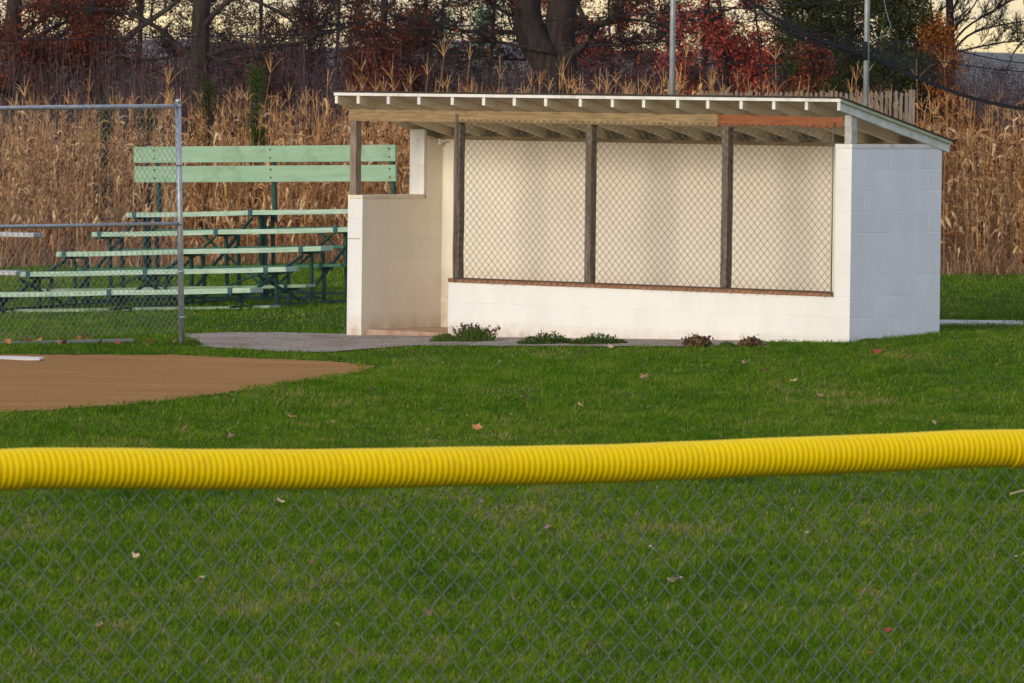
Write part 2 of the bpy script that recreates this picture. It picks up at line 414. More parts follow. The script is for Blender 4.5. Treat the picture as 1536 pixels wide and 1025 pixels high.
M_dry = attr_mat('dry_stems', [(0, (.16, .085, .045)), (.5, (.34, .20, .11)), (1, (.52, .36, .20))], .85, trans=.15)
tag(grass('dry_grass', 60000, (81.5, 98), M_dry, .1, .5, .012, 1.0, (), keep=lambda X, Y: inpoly(X, Y + .3, soil_poly), curl=.9), kind='stuff')

# ------------------------------------------------------------------ chain link
def chainlink(width, height, P, r, Tf, n=5, PV=None, x0=0.0, z0=0.0, barbs=0.0):
    """woven diamond mesh in a local frame: x along, z up, y depth; Tf maps (..,3)->(..,3)"""
    PV = PV or P; lines = []
    nw = int(width / (P / 2)); ns = int(round(height / (PV / 2)))
    for k in range(nw):
        xl = x0 + k * P / 2; pts = []
        for i in range(ns + 1):
            z = z0 + i * PV / 2
            if k % 2: left = (i % 2 == 0)
            else: left = (i % 2 == 1)
            x = xl if left else xl + P / 2
            e = .12
            s = 1 if left else -1
            # rounded bend with small depth change between the two legs
            for (tt, dd) in ((-e, -1), (0, 0), (e, 1)):
                if (i == 0 and tt < 0) or (i == ns and tt > 0): continue
                xx = x + s * abs(tt) * P / 2 - s * .0 + (r * .9 if left else -r * .9) * 0
                y = (r * 1.0) * (1 if dd * s > 0 else (-1 if dd * s < 0 else 0))
                pts.append((xx + (-s) * r * .6 * (dd == 0), y, z + tt * PV / 2))
        lines.append(pts)
    P3 = np.array([l for l in lines], dtype=float)
    P3 = Tf(P3)
    return tubes_np(P3, np.full(P3.shape[:2], r), n)

# ------------------------------------------------------------------ dugout
dug = empty('dugout', (DO[0], DO[1], 0), -math.radians(40.94))
tag(dug, 'white painted concrete block baseball dugout with a lean-to shed roof and wire front', 'dugout')
W = .2032 * 9 + .025  # 1.854 top of blocks
ZL = .2032 * 6 + .025
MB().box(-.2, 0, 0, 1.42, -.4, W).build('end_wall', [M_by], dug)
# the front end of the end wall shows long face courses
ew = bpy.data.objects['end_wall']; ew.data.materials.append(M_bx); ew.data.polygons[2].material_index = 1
MB().box(-5.118, -.2, 0, .2, -.4, .431).build('front_wall', M_bx, dug)
bw = MB(); bw.box(-6.3, -.2, 1.22, 1.42, -.4, W).build('back_wall', M_bb, dug)
wb = MB(); wb.box(-6.5, -6.3, 0, 1.42, -.4, ZL); wb.box(-6.5, -6.3, .973, 1.42, ZL + .0005, W)
wo = wb.build('wing_wall', [M_bw, M_bx], dug)
for p in wo.data.polygons:
    if abs(p.normal.y) > .9 or p.normal.x < -.9: p.material_index = 1
def wob(name, boxes, m, bev=.003, par=dug):
    b = MB()
    for bx in boxes: b.box(*bx)
    return b.build(name, m, par, bevel=bev)
wob('wall_cap', [(-.205, .004, -.004, 1.43, W + .001, W + .04)], M_trim)
wob('wall_cap', [(-6.503, -6.297, -.004, .95, ZL + .001, ZL + .04)], M_rafter)
wob('top_plate', [(-6.3, -.21, 1.216, 1.424, W + .001, W + .04)], M_beam)
wob('trim_board', [(-6.5, -6.3, .935, .97, ZL + .042, 1.955)], M_trim)
wob('sill', [(-5.118, -.203, -.012, .17, .432, .472)], M_sill)
wob('floor_slab', [(-6.295, -.25, .06, 1.215, -.3, -.085)], M_slab, .01)
# roof: slopes down to the back
S = .23; ZT = 2.33
def zt(y): return ZT - (y + .21) * S
def slab(name, xa, xb, ya, yb, top, bot, m, bev=0):
    b = MB(); V = []
    for x in (xa, xb):
        V += [(x, ya, zt(ya) - bot), (x, yb, zt(yb) - bot), (x, yb, zt(yb) - top), (x, ya, zt(ya) - top)]
    b.add(V, [(0, 1, 2, 3), (7, 6, 5, 4), (0, 4, 5, 1), (1, 5, 6, 2), (2, 6, 7, 3), (3, 7, 4, 0)])
    return b.build(name, m, dug, bevel=bev)
XL, XR = -6.512, .014
slab('shingle_layer', XL - .012, XR + .022, -.224, 1.56, -.012, .006, M_shingle)
slab('roof_deck', XL, XR, -.205, 1.545, .0065, .026, M_deck)
slab('fascia', XL, XR + .002, -.218, -.2055, .0065, .036, M_trim)
slab('roof_edge_trim', XR + .0025, XR + .018, -.218, 1.545, .0065, .036, noisy('green_grey_trim', (.36, .4, .26), (.46, .5, .36), 8, .7))
rx = [503, 532, 577, 623, 673, 720, 766, 813, 865, 913, 960, 1011, 1056, 1106, 1155, 1204, 1252]
for i, px in enumerate(rx):
    k = (px + 1 - CX) / F
    # solve along the eave line for the local x
    # point = DO + x*(ca,sa) + y*(-sa,ca), y=-.205
    bx, by = DO[0] + sa * .205, DO[1] - ca * .205
    x = (k * by - bx) / (ca - k * sa)
    x0, x1 = (x - .019, x + .019)
    if i == 0: x0, x1 = XL + .002, XL + .04
    if i == len(rx) - 1:
        slab('barge_rafter', XR - .04, XR - .002, -.204, 1.525, .0265, .115, M_endpaint)['label'] = 'grey white painted end rafter'
        continue
    r_ = slab('rafter', x0, x1, -.204, 1.525, .0265, .113, M_rafter)
    r_.data.materials.append(M_trim); r_.data.polygons[5].material_index = 1
    for p in r_.data.polygons:
        if p.normal.y < -.9: p.material_index = 1
wob('beam', [(-6.5, -1.66, .0, .04, 2.04, 2.158), (-6.5, -1.66, .045, .083, 2.05, 2.15)], M_beam)
b = MB()
pts = [(-1.655, 2.05, 2.16), (-1.2, 2.055, 2.157), (-.7, 2.06, 2.15), (-.45, 2.045, 2.15), (-.3, 2.04, 2.145), (-.1, 2.06, 2.15)]
V = [];
for x, a, c in pts: V += [(x, -.004, a), (x, .04, a), (x, .04, c), (x, -.004, c)]
Fs = [(0, 1, 2, 3), (23, 22, 21, 20)]
for i in range(5):
    for j in range(4): Fs.append((i * 4 + j, i * 4 + 4 + j, i * 4 + 4 + (j + 1) % 4, i * 4 + (j + 1) % 4))
b.add(V, Fs); b.build('beam', M_orange, dug)['label'] = 'newer orange brown warped board'
def lx(px, y):  # local x on plane y seen at pixel column px (row ignored)
    k = (px - CX) / F; bx, by = DO[0] - sa * y, DO[1] + ca * y
    return (k * by - bx) / (ca - k * sa)
def post(x0, w, y0, d, z0, z1, m=M_wood):
    b = MB(); rr = random.Random(x0); n = 7; V = []
    for i in range(n):
        t = i / (n - 1); z = z0 + (z1 - z0) * t; ox = rr.uniform(-.003, .003); oy = rr.uniform(-.003, .003)
        V += [(x0 + ox, y0 + oy, z), (x0 + w + ox, y0 + oy, z), (x0 + w + ox, y0 + d + oy, z), (x0 + ox, y0 + d + oy, z)]
    Fs = [(3, 2, 1, 0), tuple(range(4 * n - 4, 4 * n))]
    for i in range(n - 1):
        for j in range(4): Fs.append((i * 4 + j, i * 4 + (j + 1) % 4, i * 4 + 4 + (j + 1) % 4, i * 4 + 4 + j))
    b.add(V, Fs); return b.build('post', m, dug, bevel=.005)
post(-6.495, .085, .012, .085, ZL + .042, 2.04, noisy('brown_post_wood', (.17, .12, .09), (.33, .26, .21), 8, .9, sc=(5, 5, .5), bs=.4))
for px in (675, 872.5, 1077): post(lx(px + 1.5, 0), .08, .006, .085, .473, 2.04)
post(-.097, .085, .003, .09, W + .042, 2.17, noisy('stub_post_paint', (.36, .35, .33), (.5, .5, .48), 8, .8))
# wire front
xa, xb = lx(680, -.02), lx(1247, -.02)
V, Q = chainlink(xb - xa, 1.63, .083, .0026, lambda p: p + np.array([xa, -.018, .455]), n=4, PV=.083)
wf = link_mesh('wire_mesh', np_mesh('wire_mesh', V, Q, smooth=True), M_wire_far, dug)
MB().tube([(xa + .01, -.03, .44), (xa + .01, -.03, 2.13)], .007, 6).build('tension_bar', M_tbar, dug)
MB().tube([(xb, -.03, .44), (xb, -.03, 2.10)], .007, 6).build('tension_bar', M_tbar, dug)
MB().bar((xa, -.022, .478), (xb, -.022, .478), .008, .008).build('tension_wire', M_bolt, dug)
b = MB(); x = xa
while x < xb:  # twisted wire ends poking below the sill
    if random.random() < .85:
        h = random.uniform(.01, .035)
        b.tube([(x - .02, -.02, .458), (x, -.026, .458 - h), (x + .004, -.024, .458 - h - .01)], .0028, 4)
        b.tube([(x + .02, -.02, .458), (x + .002, -.026, .458 - h)], .0028, 4)
    x += .083
eo = b.build('wire_ends', M_rustwire, dug); wf.data.materials.append(M_rustwire)
import bmesh
bmm = bmesh.new(); bmm.from_mesh(wf.data); k0 = len(bmm.faces); bmm.from_mesh(eo.data); bmm.faces.ensure_lookup_table()
for f_ in bmm.faces[k0:]: f_.material_index = 1
bmm.to_mesh(wf.data); bmm.free(); me_ = eo.data; bpy.data.objects.remove(eo); bpy.data.meshes.remove(me_)
# small bracket light on the pier inside
wob('wire_box', [(-6.297, -6.26, 1.14, 1.2, 1.80, 1.86), (-6.297, -6.2, 1.165, 1.18, 1.83, 1.845)], M_trim, 0)
# snapped block joints in the wing wall's end
wob('joint_crack', [(-6.501, -6.33, -.0025, .0, ZL - .4064 - .003, ZL - .4064 + .003)], noisy('crack', (.3, .2, .15), (.4, .28, .2), 20, .9), 0)

# ------------------------------------------------------------------ outfield fence in front
fl = at(0, 703, 18.93); fr = at(1536, 672, 20.78)
fdir = np.array([fr[0] - fl[0], fr[1] - fl[1], 0]); flen = np.linalg.norm(fdir); fdir /= flen; fn = np.array([-fdir[1], fdir[0], 0])
cx_ = np.array([-300, -100, 0, 30, 100, 300, 500, 700, 900, 1050, 1200, 1300, 1400, 1450, 1500, 1536, 1640, 1800])
cy_ = np.array([707, 706, 704.5, 702.5, 702, 704, 703.5, 700, 696, 690, 684, 681, 675.5, 673, 672, 672.5, 668, 660])
def fence_at(px):
    # intersect pixel column with the fence plane line
    k = (px - CX) / F
    t = (k * fl[1] - fl[0]) / (fdir[0] - k * fdir[1]); X = fl[0] + fdir[0] * t; Y = fl[1] + fdir[1] * t
    return t, X, Y
ts = []; zs = []
for px, py in zip(cx_, cy_):
    t, X, Y = fence_at(px); ts.append(t); zs.append(at(px, py, Y)[2])
ts = np.array(ts); zs = np.array(zs)
tq = np.linspace(ts[0], ts[-1], 60)
# smooth interpolation
zq = np.interp(tq, ts, zs); zq = np.convolve(np.pad(zq, 2, 'edge'), [.1, .2, .4, .2, .1], 'valid')
def rail_z(t): return np.interp(t, tq, zq)
fen = empty('outfield_fence', (fl[0], fl[1], 0))
tag(fen, 'low chain-link outfield fence topped with a ribbed yellow plastic guard', 'fence')
def frel(V): return V - np.array([fl[0], fl[1], 0])
t0, t1 = -2.2, flen + 2.6
# corrugated guard
pitch = .0206; nst = int((t1 - t0) / pitch); per = 7; ntt = nst * per; nseg = 40
tt = t0 + np.arange(ntt + 1) * pitch / per
ph = (np.arange(ntt + 1) % per) / per
rad = .0592 + 0.0021 * np.where(ph < .72, np.sqrt(np.clip(1 - ((ph - .36) / .36) ** 2, 0, 1)), -.12)
rad *= 1 + .006 * np.sin(tt * 2.3)
tj0, tj1 = fence_at(32)[0], fence_at(1517)[0]; joint = ((tt < tj0) | (tt > tj1))
rad = rad * (1 + .018 * joint); ctr = np.stack([fl[0] + fdir[0] * tt, fl[1] + fdir[1] * tt, rail_z(tt) - .0018 * joint + .0005 * np.sin(tt * 5) + .0004 * np.sin(tt * 17)], -1)
an = np.arange(nseg) * 2 * PI / nseg
# the guard is slit along the bottom, the two lips hang slightly apart
rr = rad[:, None] * (1 + .02 * np.exp(-((an[None, :] - 1.5 * PI) / .3) ** 2))
V = ctr[:, None, :] + rr[..., None] * (np.cos(an)[None, :, None] * fn[None, None, :] + np.sin(an)[None, :, None] * np.array([0, 0, 1.0])[None, None, :])
id_ = np.arange(len(tt) * nseg).reshape(len(tt), nseg)
a = id_[:-1]; d = id_[1:]; Q = np.stack([a, np.roll(a, -1, 1), np.roll(d, -1, 1), d], -1).reshape(-1, 4)
link_mesh('rail_guard', np_mesh('rail_guard', frel(V.reshape(-1, 3)), Q, smooth=True), M_yellow, fen)
MB().tube([frel(p) for p in ctr[::70]] , .02, 8).build('top_rail', M_galv, fen)
def Tf(p):
    t = t0 + p[..., 0]; top = rail_z(t) - .0655
    o = np.empty_like(p)
    o[..., 0] = fl[0] + fdir[0] * t + fn[0] * p[..., 1]; o[..., 1] = fl[1] + fdir[1] * t + fn[1] * p[..., 1]
    u = p[..., 2]   # 0 top -> negative down
    o[..., 2] = top + u * (1 + .0) + .004 * np.sin(t * 3 + u * 5)
    o[..., 0] += .003 * np.sin(u * 9 + t * 2)
    return frel(o)
rows = 27
V, Q = chainlink(t1 - t0, .083 / 2 * rows, .0805, .00175, lambda p: Tf(p - np.array([0, 0, .083 / 2 * rows])), n=6, PV=.083, x0=.013)
link_mesh('chain_link', np_mesh('chain_link', V, Q, smooth=True), M_wire, fen)
for t in (t0 + .15, flen + .11):
    p = frel(np.array([fl[0] + fdir[0] * t, fl[1] + fdir[1] * t, 0]) + fn * .03)
    MB().tube([(p[0], p[1], -.1), (p[0], p[1], rail_z(t) - .03)], .028, 12).build('post', M_galv, fen)
t = flen + .11; q = frel(np.array([fl[0] + fdir[0] * (t - .17), fl[1] + fdir[1] * (t - .17), rail_z(t) - .15]) - fn * .01); q2 = frel(np.array([fl[0] + fdir[0] * t, fl[1] + fdir[1] * t, rail_z(t) - .128]) - fn * .004)
MB().tube([q, (q + q2) / 2 + np.array([0, 0, .004]), q2], .0024, 5).build('tie_wire', M_rustwire, fen)

# ------------------------------------------------------------------ backstop fence at left
Pb = np.array([*at(273, 517, 62.6)[:2], 0.0]); bd = np.array([-.59, -.807, 0]); bd /= np.linalg.norm(bd)
bk = empty('backstop_fence', (Pb[0], Pb[1], 0), 0)
tag(bk, 'tall galvanised chain-link side fence ending at a grey steel post beside the dirt infield', 'fence')
top = at(267, 149, 62.6) - Pb
MB().tube([(0, 0, -.3), (top[0] * .5, 0, 1.05), (top[0], 0, 2.22)], .029, 12).tube([(top[0], 0, 2.21), (top[0], 0, 2.245)], [.034, .022], 12).build('post', M_galv, bk)
def al(s, z): return (bd[0] * s, bd[1] * s, z)
MB().tube([(top[0] + bd[0] * .0, 0, 2.175), al(2, 2.155), al(4.2, 2.12)], .021, 10).build('top_rail', M_galv, bk)
MB().tube([(top[0] * .5, 0, 1.024), al(2, 1.02), al(4.2, 1.026)], .018, 10).build('mid_rail', M_galv, bk)
MB().bar(al(.75, -.105), al(4.2, -.07), .02, .03).build('bottom_rail', M_galv, bk)
for zc in (2.175, 1.02, .55, 1.6, .1):
    MB().tube([(top[0] * zc / 2.2, 0, zc - .012), (top[0] * zc / 2.2, 0, zc + .012)], .033, 12).build('clamp', M_galv, bk)
MB().tube([al(4.2, -.2), al(4.2, 2.2)], .029, 10).build('post', M_galv, bk)
def Tb(p):
    o = np.empty_like(p); s = p[..., 0] + .03
    o[..., 0] = bd[0] * s + top[0] * p[..., 2] / 2.2 * np.clip(1 - s, 0, 1); o[..., 1] = bd[1] * s; o[..., 2] = p[..., 2]
    n_ = np.array([-bd[1], bd[0]]); o[..., 0] += n_[0] * p[..., 1]; o[..., 1] += n_[1] * p[..., 1]; return o
V, Q = chainlink(4.15, 2.2, .083, .0023, Tb, n=4, PV=.083, z0=-.05)
link_mesh('chain_link', np_mesh('chain_link', V, Q, smooth=True), M_wire_l, bk)

# ------------------------------------------------------------------ bleachers
al_ = math.radians(35); RUN = .66; RISE = .221; TILT = math.radians(2.36)
anc = at(42, 408, 73.0)
ble = empty('bleacher', (0, 0, 0))
Rz = Matrix.Rotation(-al_, 4, 'Z') @ Matrix.Rotation(-TILT, 4, 'Y')
off = Rz @ Vector((0, RUN, RISE))
ble.matrix_world = Matrix.Translation(Vector(anc) - off) @ Rz
tag(ble, 'pale green five row bleacher on dark green steel legs left of the dugout', 'bleacher')
fx = [0, 1.71, 3.42]
def gz_local(x, y):
    # height of the ground in the bleacher's own frame
    p = ble.matrix_world @ Vector((x, y, 0)); gg = float(g(p.x, p.y)); return gg - p.z
XE = (-.12, 3.70)
def plank(name, n, y, z, w, m, th=.042, mids=None, bowv=.012):
    b = MB(); K = 9; V = []
    for i in range(K):
        t = i / (K - 1); x = XE[0] + (XE[1] - XE[0]) * t; s = -bowv * math.sin(PI * ((t * 2) % 1)) * .5 - random.uniform(0, .002)
        s -= {4: .006, 3: .003}.get(n, 0) * x; V += [(x, y, z - th + s), (x, y + w, z - th + s), (x, y + w, z + s), (x, y, z + s)]
    Fs = [(0, 1, 2, 3), tuple(reversed(range(4 * K - 4, 4 * K)))]
    for i in range(K - 1):
        for j in range(4): Fs.append((i * 4 + j, i * 4 + 4 + j, i * 4 + 4 + (j + 1) % 4, i * 4 + (j + 1) % 4))
    b.add(V, Fs); return b.build(name, m, ble, bevel=.004)
for n in range(5):
    y = n * RUN; z = n * RISE
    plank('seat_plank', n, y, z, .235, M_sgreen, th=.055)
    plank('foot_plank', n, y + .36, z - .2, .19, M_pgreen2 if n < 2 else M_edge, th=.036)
for (z0, lab) in ((1.463, 'upper'), (1.233, 'lower')):
    yb = 4 * RUN + .38; b = MB(); b.box(-.29, 3.52, yb, yb + .035, z0, z0 + .19, T=lambda p: (p[0], p[1], p[2] - .020 * p[0]))
    bp = b.build('back_plank', M_pgreen, ble, bevel=.004)
    for x in fx:
        bb = MB()
        for zz in (z0 + .05, z0 + .145): bb.tube([(x + .02, yb - .006, zz - .02 * x), (x + .02, yb + .001, zz - .02 * x)], .011, 8)
        bb.build('bolt', M_bolt, bp)
for x in fx:
    fr_ = MB(); legs = []; brs = []
    for n in range(5):
        y = n * RUN; z = n * RISE; gz = gz_local(x, y + .2)
        fr_.box(x - .02, x + .02, y - .005, y + .42, z - .085, z - .048)                    # angle under the seat
        legs.append(MB().box(x - .016, x + .017, y + .17, y + .205, gz - .03, z - .086))
        if n: legs.append(MB().box(x - .017, x + .017, y + .40, y + .435, gz_local(x, y + .42) - .03, z - .086))
        fr_.box(x - .018, x + .018, y + .35, y + .58, z - .275, z - .238)
        brs.append(MB().box(x - .028, x + .028, y - .012, y + .02, z - .062, z + .008))
        brs.append(MB().box(x - .02, x + .02, y + .348, y + .37, z - .25, z - .195))
    zg0, zg1 = gz_local(x, 0) + .035, gz_local(x, 4 * RUN + .5) + .035
    fr_.bar((x + .02, -.02, zg0), (x + .02, 4 * RUN + .55, zg1), .025, .025)
    fr_.bar((x + .022, .1, zg0 + .05), (x + .022, 2 * RUN, RISE * 2 - .1), .02, .035)
    fr_.bar((x + .022, 2 * RUN, zg0 + .05), (x + .022, 4 * RUN, RISE * 4 - .1), .02, .035)
    fr_.bar((x - .022, 2 * RUN, zg0 + .05), (x - .022, .8 * RUN, RISE - .08), .02, .03)
    sf = fr_.build('support_frame', M_dgreen, ble)
    for q_ in legs: q_.build('leg', M_dgreen, ble)
    for q_ in brs: q_.build('bracket', M_cap, sf)
    zb = 4 * RISE
    MB().box(x - .0, x + .045, 4 * RUN + .417, 4 * RUN + .46, zb - .15, 1.635 - .02 * x).build('back_post', M_dgreen, ble)
    MB().box(x - .03, x + .02, 4 * RUN + .22, 4 * RUN + .28, gz_local(x, 4 * RUN) - .03, zb - .07).build('rear_leg', M_dgreen, ble)
for (ya, hh) in ((4 * RUN + .32, 3 * RISE - .06), (2 * RUN + .31, 1 * RISE - .04),):
    for i in range(2):
        xa_, xb_ = fx[i], fx[i + 1]; zg = gz_local(xa_, ya) + .08; zgb = gz_local(xb_, ya) + .08
        xm = (xa_ + xb_) / 2
        br = MB(); br.bar((xa_, ya, zg), (xm + .12, ya, hh), .03, .02); br.bar((xb_, ya + .025, zgb), (xm - .12, ya + .025, hh), .03, .02)
        br.bar((xa_, ya - .02, zg), (xb_, ya - .02, zgb), .02, .03)
        br.build('cross_brace', M_dgreen, ble)

# grey bleacher at the far left, only its plank ends show
gb = empty('bleacher', (0, 0, 0)); e1 = at(50, 350, 74.5); e2 = at(24, 407, 73.2)
tag(gb, 'weathered grey plank bleacher whose plank ends show at the left edge', 'bleacher')
gb.location = (e1[0], e1[1], 0)
wd_ = np.array([-.9, .43, 0])
def gplank(e, L=3.2, w=.24):
    a = np.array([e[0] - e1[0], e[1] - e1[1], e[2]]); b2 = a + wd_ * L; bk_ = np.array([.43, .9, 0]) * w
    b = MB(); V = [a, b2, b2 + bk_, a + bk_]; V = V + [v - np.array([0, 0, .05]) for v in V]
    b.add(V, [(0, 1, 2, 3), (7, 6, 5, 4), (0, 4, 5, 1), (1, 5, 6, 2), (2, 6, 7, 3), (3, 7, 4, 0)]); b.build('seat_plank', M_alu, gb, bevel=.004)
gplank(e1); gplank(e2)
e3 = (e1 + e2) / 2 + np.array([0, 0, -.02]); e0 = 2 * e2 - e3; e0[2] = e2[2] - .18
for e, hgt in ((e1, 0), (e2, 0)):
    for s in (.7, 2.7):
        a = np.array([e[0] - e1[0], e[1] - e1[1], 0]) + wd_ * s + np.array([.05, .1, 0])
        MB().bar((a[0], a[1], -.4), (a[0], a[1], e[2] - .05), .05, .05).build('leg', M_galv, gb)
for s in (.7, 2.7):
    a = np.array([e2[0] - e1[0], e2[1] - e1[1], e2[2] - .1]) + wd_ * s + np.array([.02, .1, 0]); b2 = np.array([0, 0, e1[2] - .1]) + wd_ * s + np.array([.02, .1, 0])
    MB().bar(a, b2, .04, .05).build('stringer', M_galv, gb)

# ------------------------------------------------------------------ home plate
hp = gp(22, 540)
b = MB(); z = hp[2] + .012
pl = [(-.45, -.22), (.23, -.1), (.25, .2), (-.05, .35), (-.45, .25)]
b.add([(x, y, 0) for x, y in pl] + [(x, y, .018) for x, y in pl], [list(range(5))[::-1], list(range(5, 10))] + [[i, (i + 1) % 5, 5 + (i + 1) % 5, 5 + i] for i in range(5)])
o = b.build('base_plate', noisy('white_rubber', (.6, .57, .5), (.75, .73, .68), 8, .6)); o.location = (hp[0], hp[1], z - .01)
tag(o, 'flat white rubber base lying on the dirt infield at the left edge', 'base plate')

# ------------------------------------------------------------------ poles, cables, net
def pole(px, Y, r, ptop, lab):
    p = at(px, 140, Y); z0 = float(g(p[0], Y))
    t = empty('net_pole', (p[0], Y, z0)); tag(t, lab, 'pole')
    MB().tube([(0, 0, -.2), (0, 0, 7.5)], r, 12).build('pole_tube', M_galv, t)
    MB().tube([(0, 0, 7.5), (0, 0, 7.56)], [r * 1.15, r * .6], 12).build('cap', M_galv, t)
    return t
p1 = pole(1008, 66.5, .031, 0, 'tall grey steel pole rising behind the middle of the dugout roof')
p2 = pole(1299, 68.0, .030, 0, 'tall grey steel pole behind the right end of the dugout roof, wrapped by black net')
def px_line(pts, Y, n=None):
    out = []
    for i, p in enumerate(pts):
        yy = Y if not hasattr(Y, '__len__') else Y[0] + (Y[1] - Y[0]) * i / (len(pts) - 1)
        out.append(at(p[0], p[1], yy))
    return np.array(out)
def spline(P, m=24):
    P = np.asarray(P); k = len(P); t = np.linspace(0, k - 1, m); out = []
    for tt_ in t:
        i = int(min(tt_, k - 1.0001)); f = tt_ - i
        p0, p1_, p2_, p3 = P[max(i - 1, 0)], P[i], P[min(i + 1, k - 1)], P[min(i + 2, k - 1)]
        out.append(.5 * ((2 * p1_) + (-p0 + p2_) * f + (2 * p0 - 5 * p1_ + 4 * p2_ - p3) * f * f + (-p0 + 3 * p1_ - 3 * p2_ + p3) * f ** 3))
    return np.array(out)
netE = empty('batting_cage_net', (0, 0, 0))
a0 = at(1300, 64, 68); netE.location = tuple(a0); 
tag(netE, 'sagging black batting cage net hung from the right steel pole over the corn', 'net')
def rel(P): return np.asarray(P) - a0
topc = spline(px_line([(1040, -80), (1140, 0), (1210, 42), (1298, 64), (1380, 63), (1460, 82), (1536, 95), (1700, 108)], 71), 60)
botc = spline(px_line([(1040, -66), (1140, 14), (1210, 54), (1298, 84), (1370, 116), (1450, 146), (1536, 165), (1700, 185)], 68.2), 60)
midc = spline(px_line([(1040, -60), (1140, 20), (1210, 60), (1298, 74), (1380, 88), (1460, 100), (1536, 108), (1700, 116)], 69.5), 60)
MB().tube(rel(topc), .007, 5).build('edge_rope', M_net, netE)
MB().tube(rel(botc), .012, 5).tube(rel(botc) + np.array([0, .1, .02]), .008, 5).build('edge_rope', M_net, netE)
MB().tube(rel(midc), .006, 5).build('edge_rope', M_net, netE)
# string grid between the ropes
def netgrid(A, B, rows_, r, sag=.1, cols=260, fold=.03):
    ta = np.linspace(0, 1, cols); src = np.linspace(0, 1, len(A))
    Ai = np.stack([np.interp(ta, src, A[:, i]) for i in range(3)], -1); Bi = np.stack([np.interp(ta, src, B[:, i]) for i in range(3)], -1)
    s = np.linspace(0, 1, rows_)
    G = Ai[None] * (1 - s)[:, None, None] + Bi[None] * s[:, None, None]
    G[..., 2] -= sag * np.sin(PI * s)[:, None]
    G[..., 1] += fold * np.sin(ta * 60)[None, :] * np.sin(PI * s)[:, None]
    V1, Q1 = tubes_np(G, np.full(G.shape[:2], r), 3)
    G2 = np.transpose(G, (1, 0, 2)); V2, Q2 = tubes_np(G2, np.full(G2.shape[:2], r), 3)
    return np.concatenate([V1, V2]), np.concatenate([Q1, Q2 + len(V1)])
V, Q = netgrid(rel(topc), rel(botc), 22, .0013, .05, 170, .05)
V3, Q3 = netgrid(rel(midc), rel(botc) + np.array([0, .1, .03]), 16, .0013, .06, 170, .12)
V = np.concatenate([V, V3]); Q = np.concatenate([Q, Q3 + len(V) - len(V3)])
link_mesh('net_panel', np_mesh('net_panel', V, Q), M_net, netE)
gl = spline(px_line([(1410, 470), (1450, 478), (1536, 482), (1700, 486)], 68.2), 40)
bl = spline(px_line([(1410, 134), (1450, 146), (1536, 165), (1700, 185)], 68.2), 40)
V, Q = netgrid(rel(bl), rel(gl), 46, .0009, 0, 50, .02)
link_mesh('net_panel', np_mesh('net_panel', V, Q), M_net, netE)
MB().tube(rel(spline(px_line([(1129, -40), (1133, 20), (1138, 60), (1141, 100), (1142, 190)], 67), 12)), .010, 5).build('hanging_rope', M_net, netE)
MB().tube(rel(spline(px_line([(1344, 55), (1341, 100), (1338, 170), (1337, 230)], 69), 12)), .010, 5).build('hanging_rope', M_net, netE)
MB().tube(rel(spline(px_line([(1318, -60), (1326, 0), (1333, 30), (1336, 38), (1330, 52), (1315, 58), (1301, 66)], 67.9), 24)), .0035, 5).build('cord', M_bluecord, netE)
MB().tube([(a0[0] * 0 + 0, -.0, -.17), (0, 0, .03)], .034, 12).build('lashing', M_net, netE)
bpy.data.objects['lashing'].location = tuple(rel(np.array([at(1299, 70, 68)[0], 68, a0[2] - .02])))
cb = MB(); cb.tube(rel(spline(px_line([(1008, 86), (1060, 90), (1120, 96), (1180, 97), (1298, 78)], 67.2), 16)), .006, 5); cb.build('side_rope', M_net, netE)
o = MB().tube(spline(px_line([(-300, 66), (-40, 61), (150, 59), (300, 55), (430, 52), (560, 46), (800, 33), (1300, 0)], 88), 40), .009, 5).build('overhead_cable', M_net)
tag(o, 'thin black overhead cable crossing in front of the trees at upper left', 'cable')

# ------------------------------------------------------------------ slat fence in the corn
sf0 = at(1052, 137, 84.6); sf1 = at(1360, 137, 84.0)
sl = empty('slat_fence', (sf0[0], sf0[1], float(g(sf0[0], 84)))); tag(sl, 'weathered grey narrow slat fence standing in the corn behind the dugout roof', 'fence')
M_slat = noisy('grey_slat_wood', (.14, .115, .095), (.27, .23, .19), 6, .9, sc=(6, 6, .6), bs=.3)
ns = 42
for i in range(ns):
    t = i / (ns - 1); P = sf0 * (1 - t) + sf1 * t - np.array(sl.location)
    zt_ = P[2] + random.uniform(-.025, .012); w = random.uniform(.018, .025); ox = random.uniform(-.006, .006); l = random.uniform(-.02, .02)
    MB().add([(P[0] + ox - w + l, P[1], -.1), (P[0] + ox + w + l, P[1], -.1), (P[0] + ox + w, P[1], zt_ - .02), (P[0] + ox + w * .4, P[1], zt_), (P[0] + ox - w * .6, P[1], zt_), (P[0] + ox - w, P[1], zt_ - .03)]
             + [(P[0] + ox - w + l, P[1] + .014, -.1), (P[0] + ox + w + l, P[1] + .014, -.1), (P[0] + ox + w, P[1] + .014, zt_ - .02), (P[0] + ox + w * .4, P[1] + .014, zt_), (P[0] + ox - w * .6, P[1] + .014, zt_), (P[0] + ox - w, P[1] + .014, zt_ - .03)],
             [list(range(6)), list(range(11, 5, -1))] + [[(k + 1) % 6, k, 6 + k, 6 + (k + 1) % 6] for k in range(6)]).build('slat', M_slat, sl)
e_ = sf1 - np.array(sl.location)
MB().box(e_[0] + .03, e_[0] + .11, e_[1] - .02, e_[1] + .06, -.1, e_[2] + .02).build('post', M_slat, sl, bevel=.004)
for z_ in (.5, 1.2, 2.0): MB().bar((0, .03, z_), (e_[0], e_[1] + .03, z_), .01, .03).build('wire_rail', M_wire_far, sl)

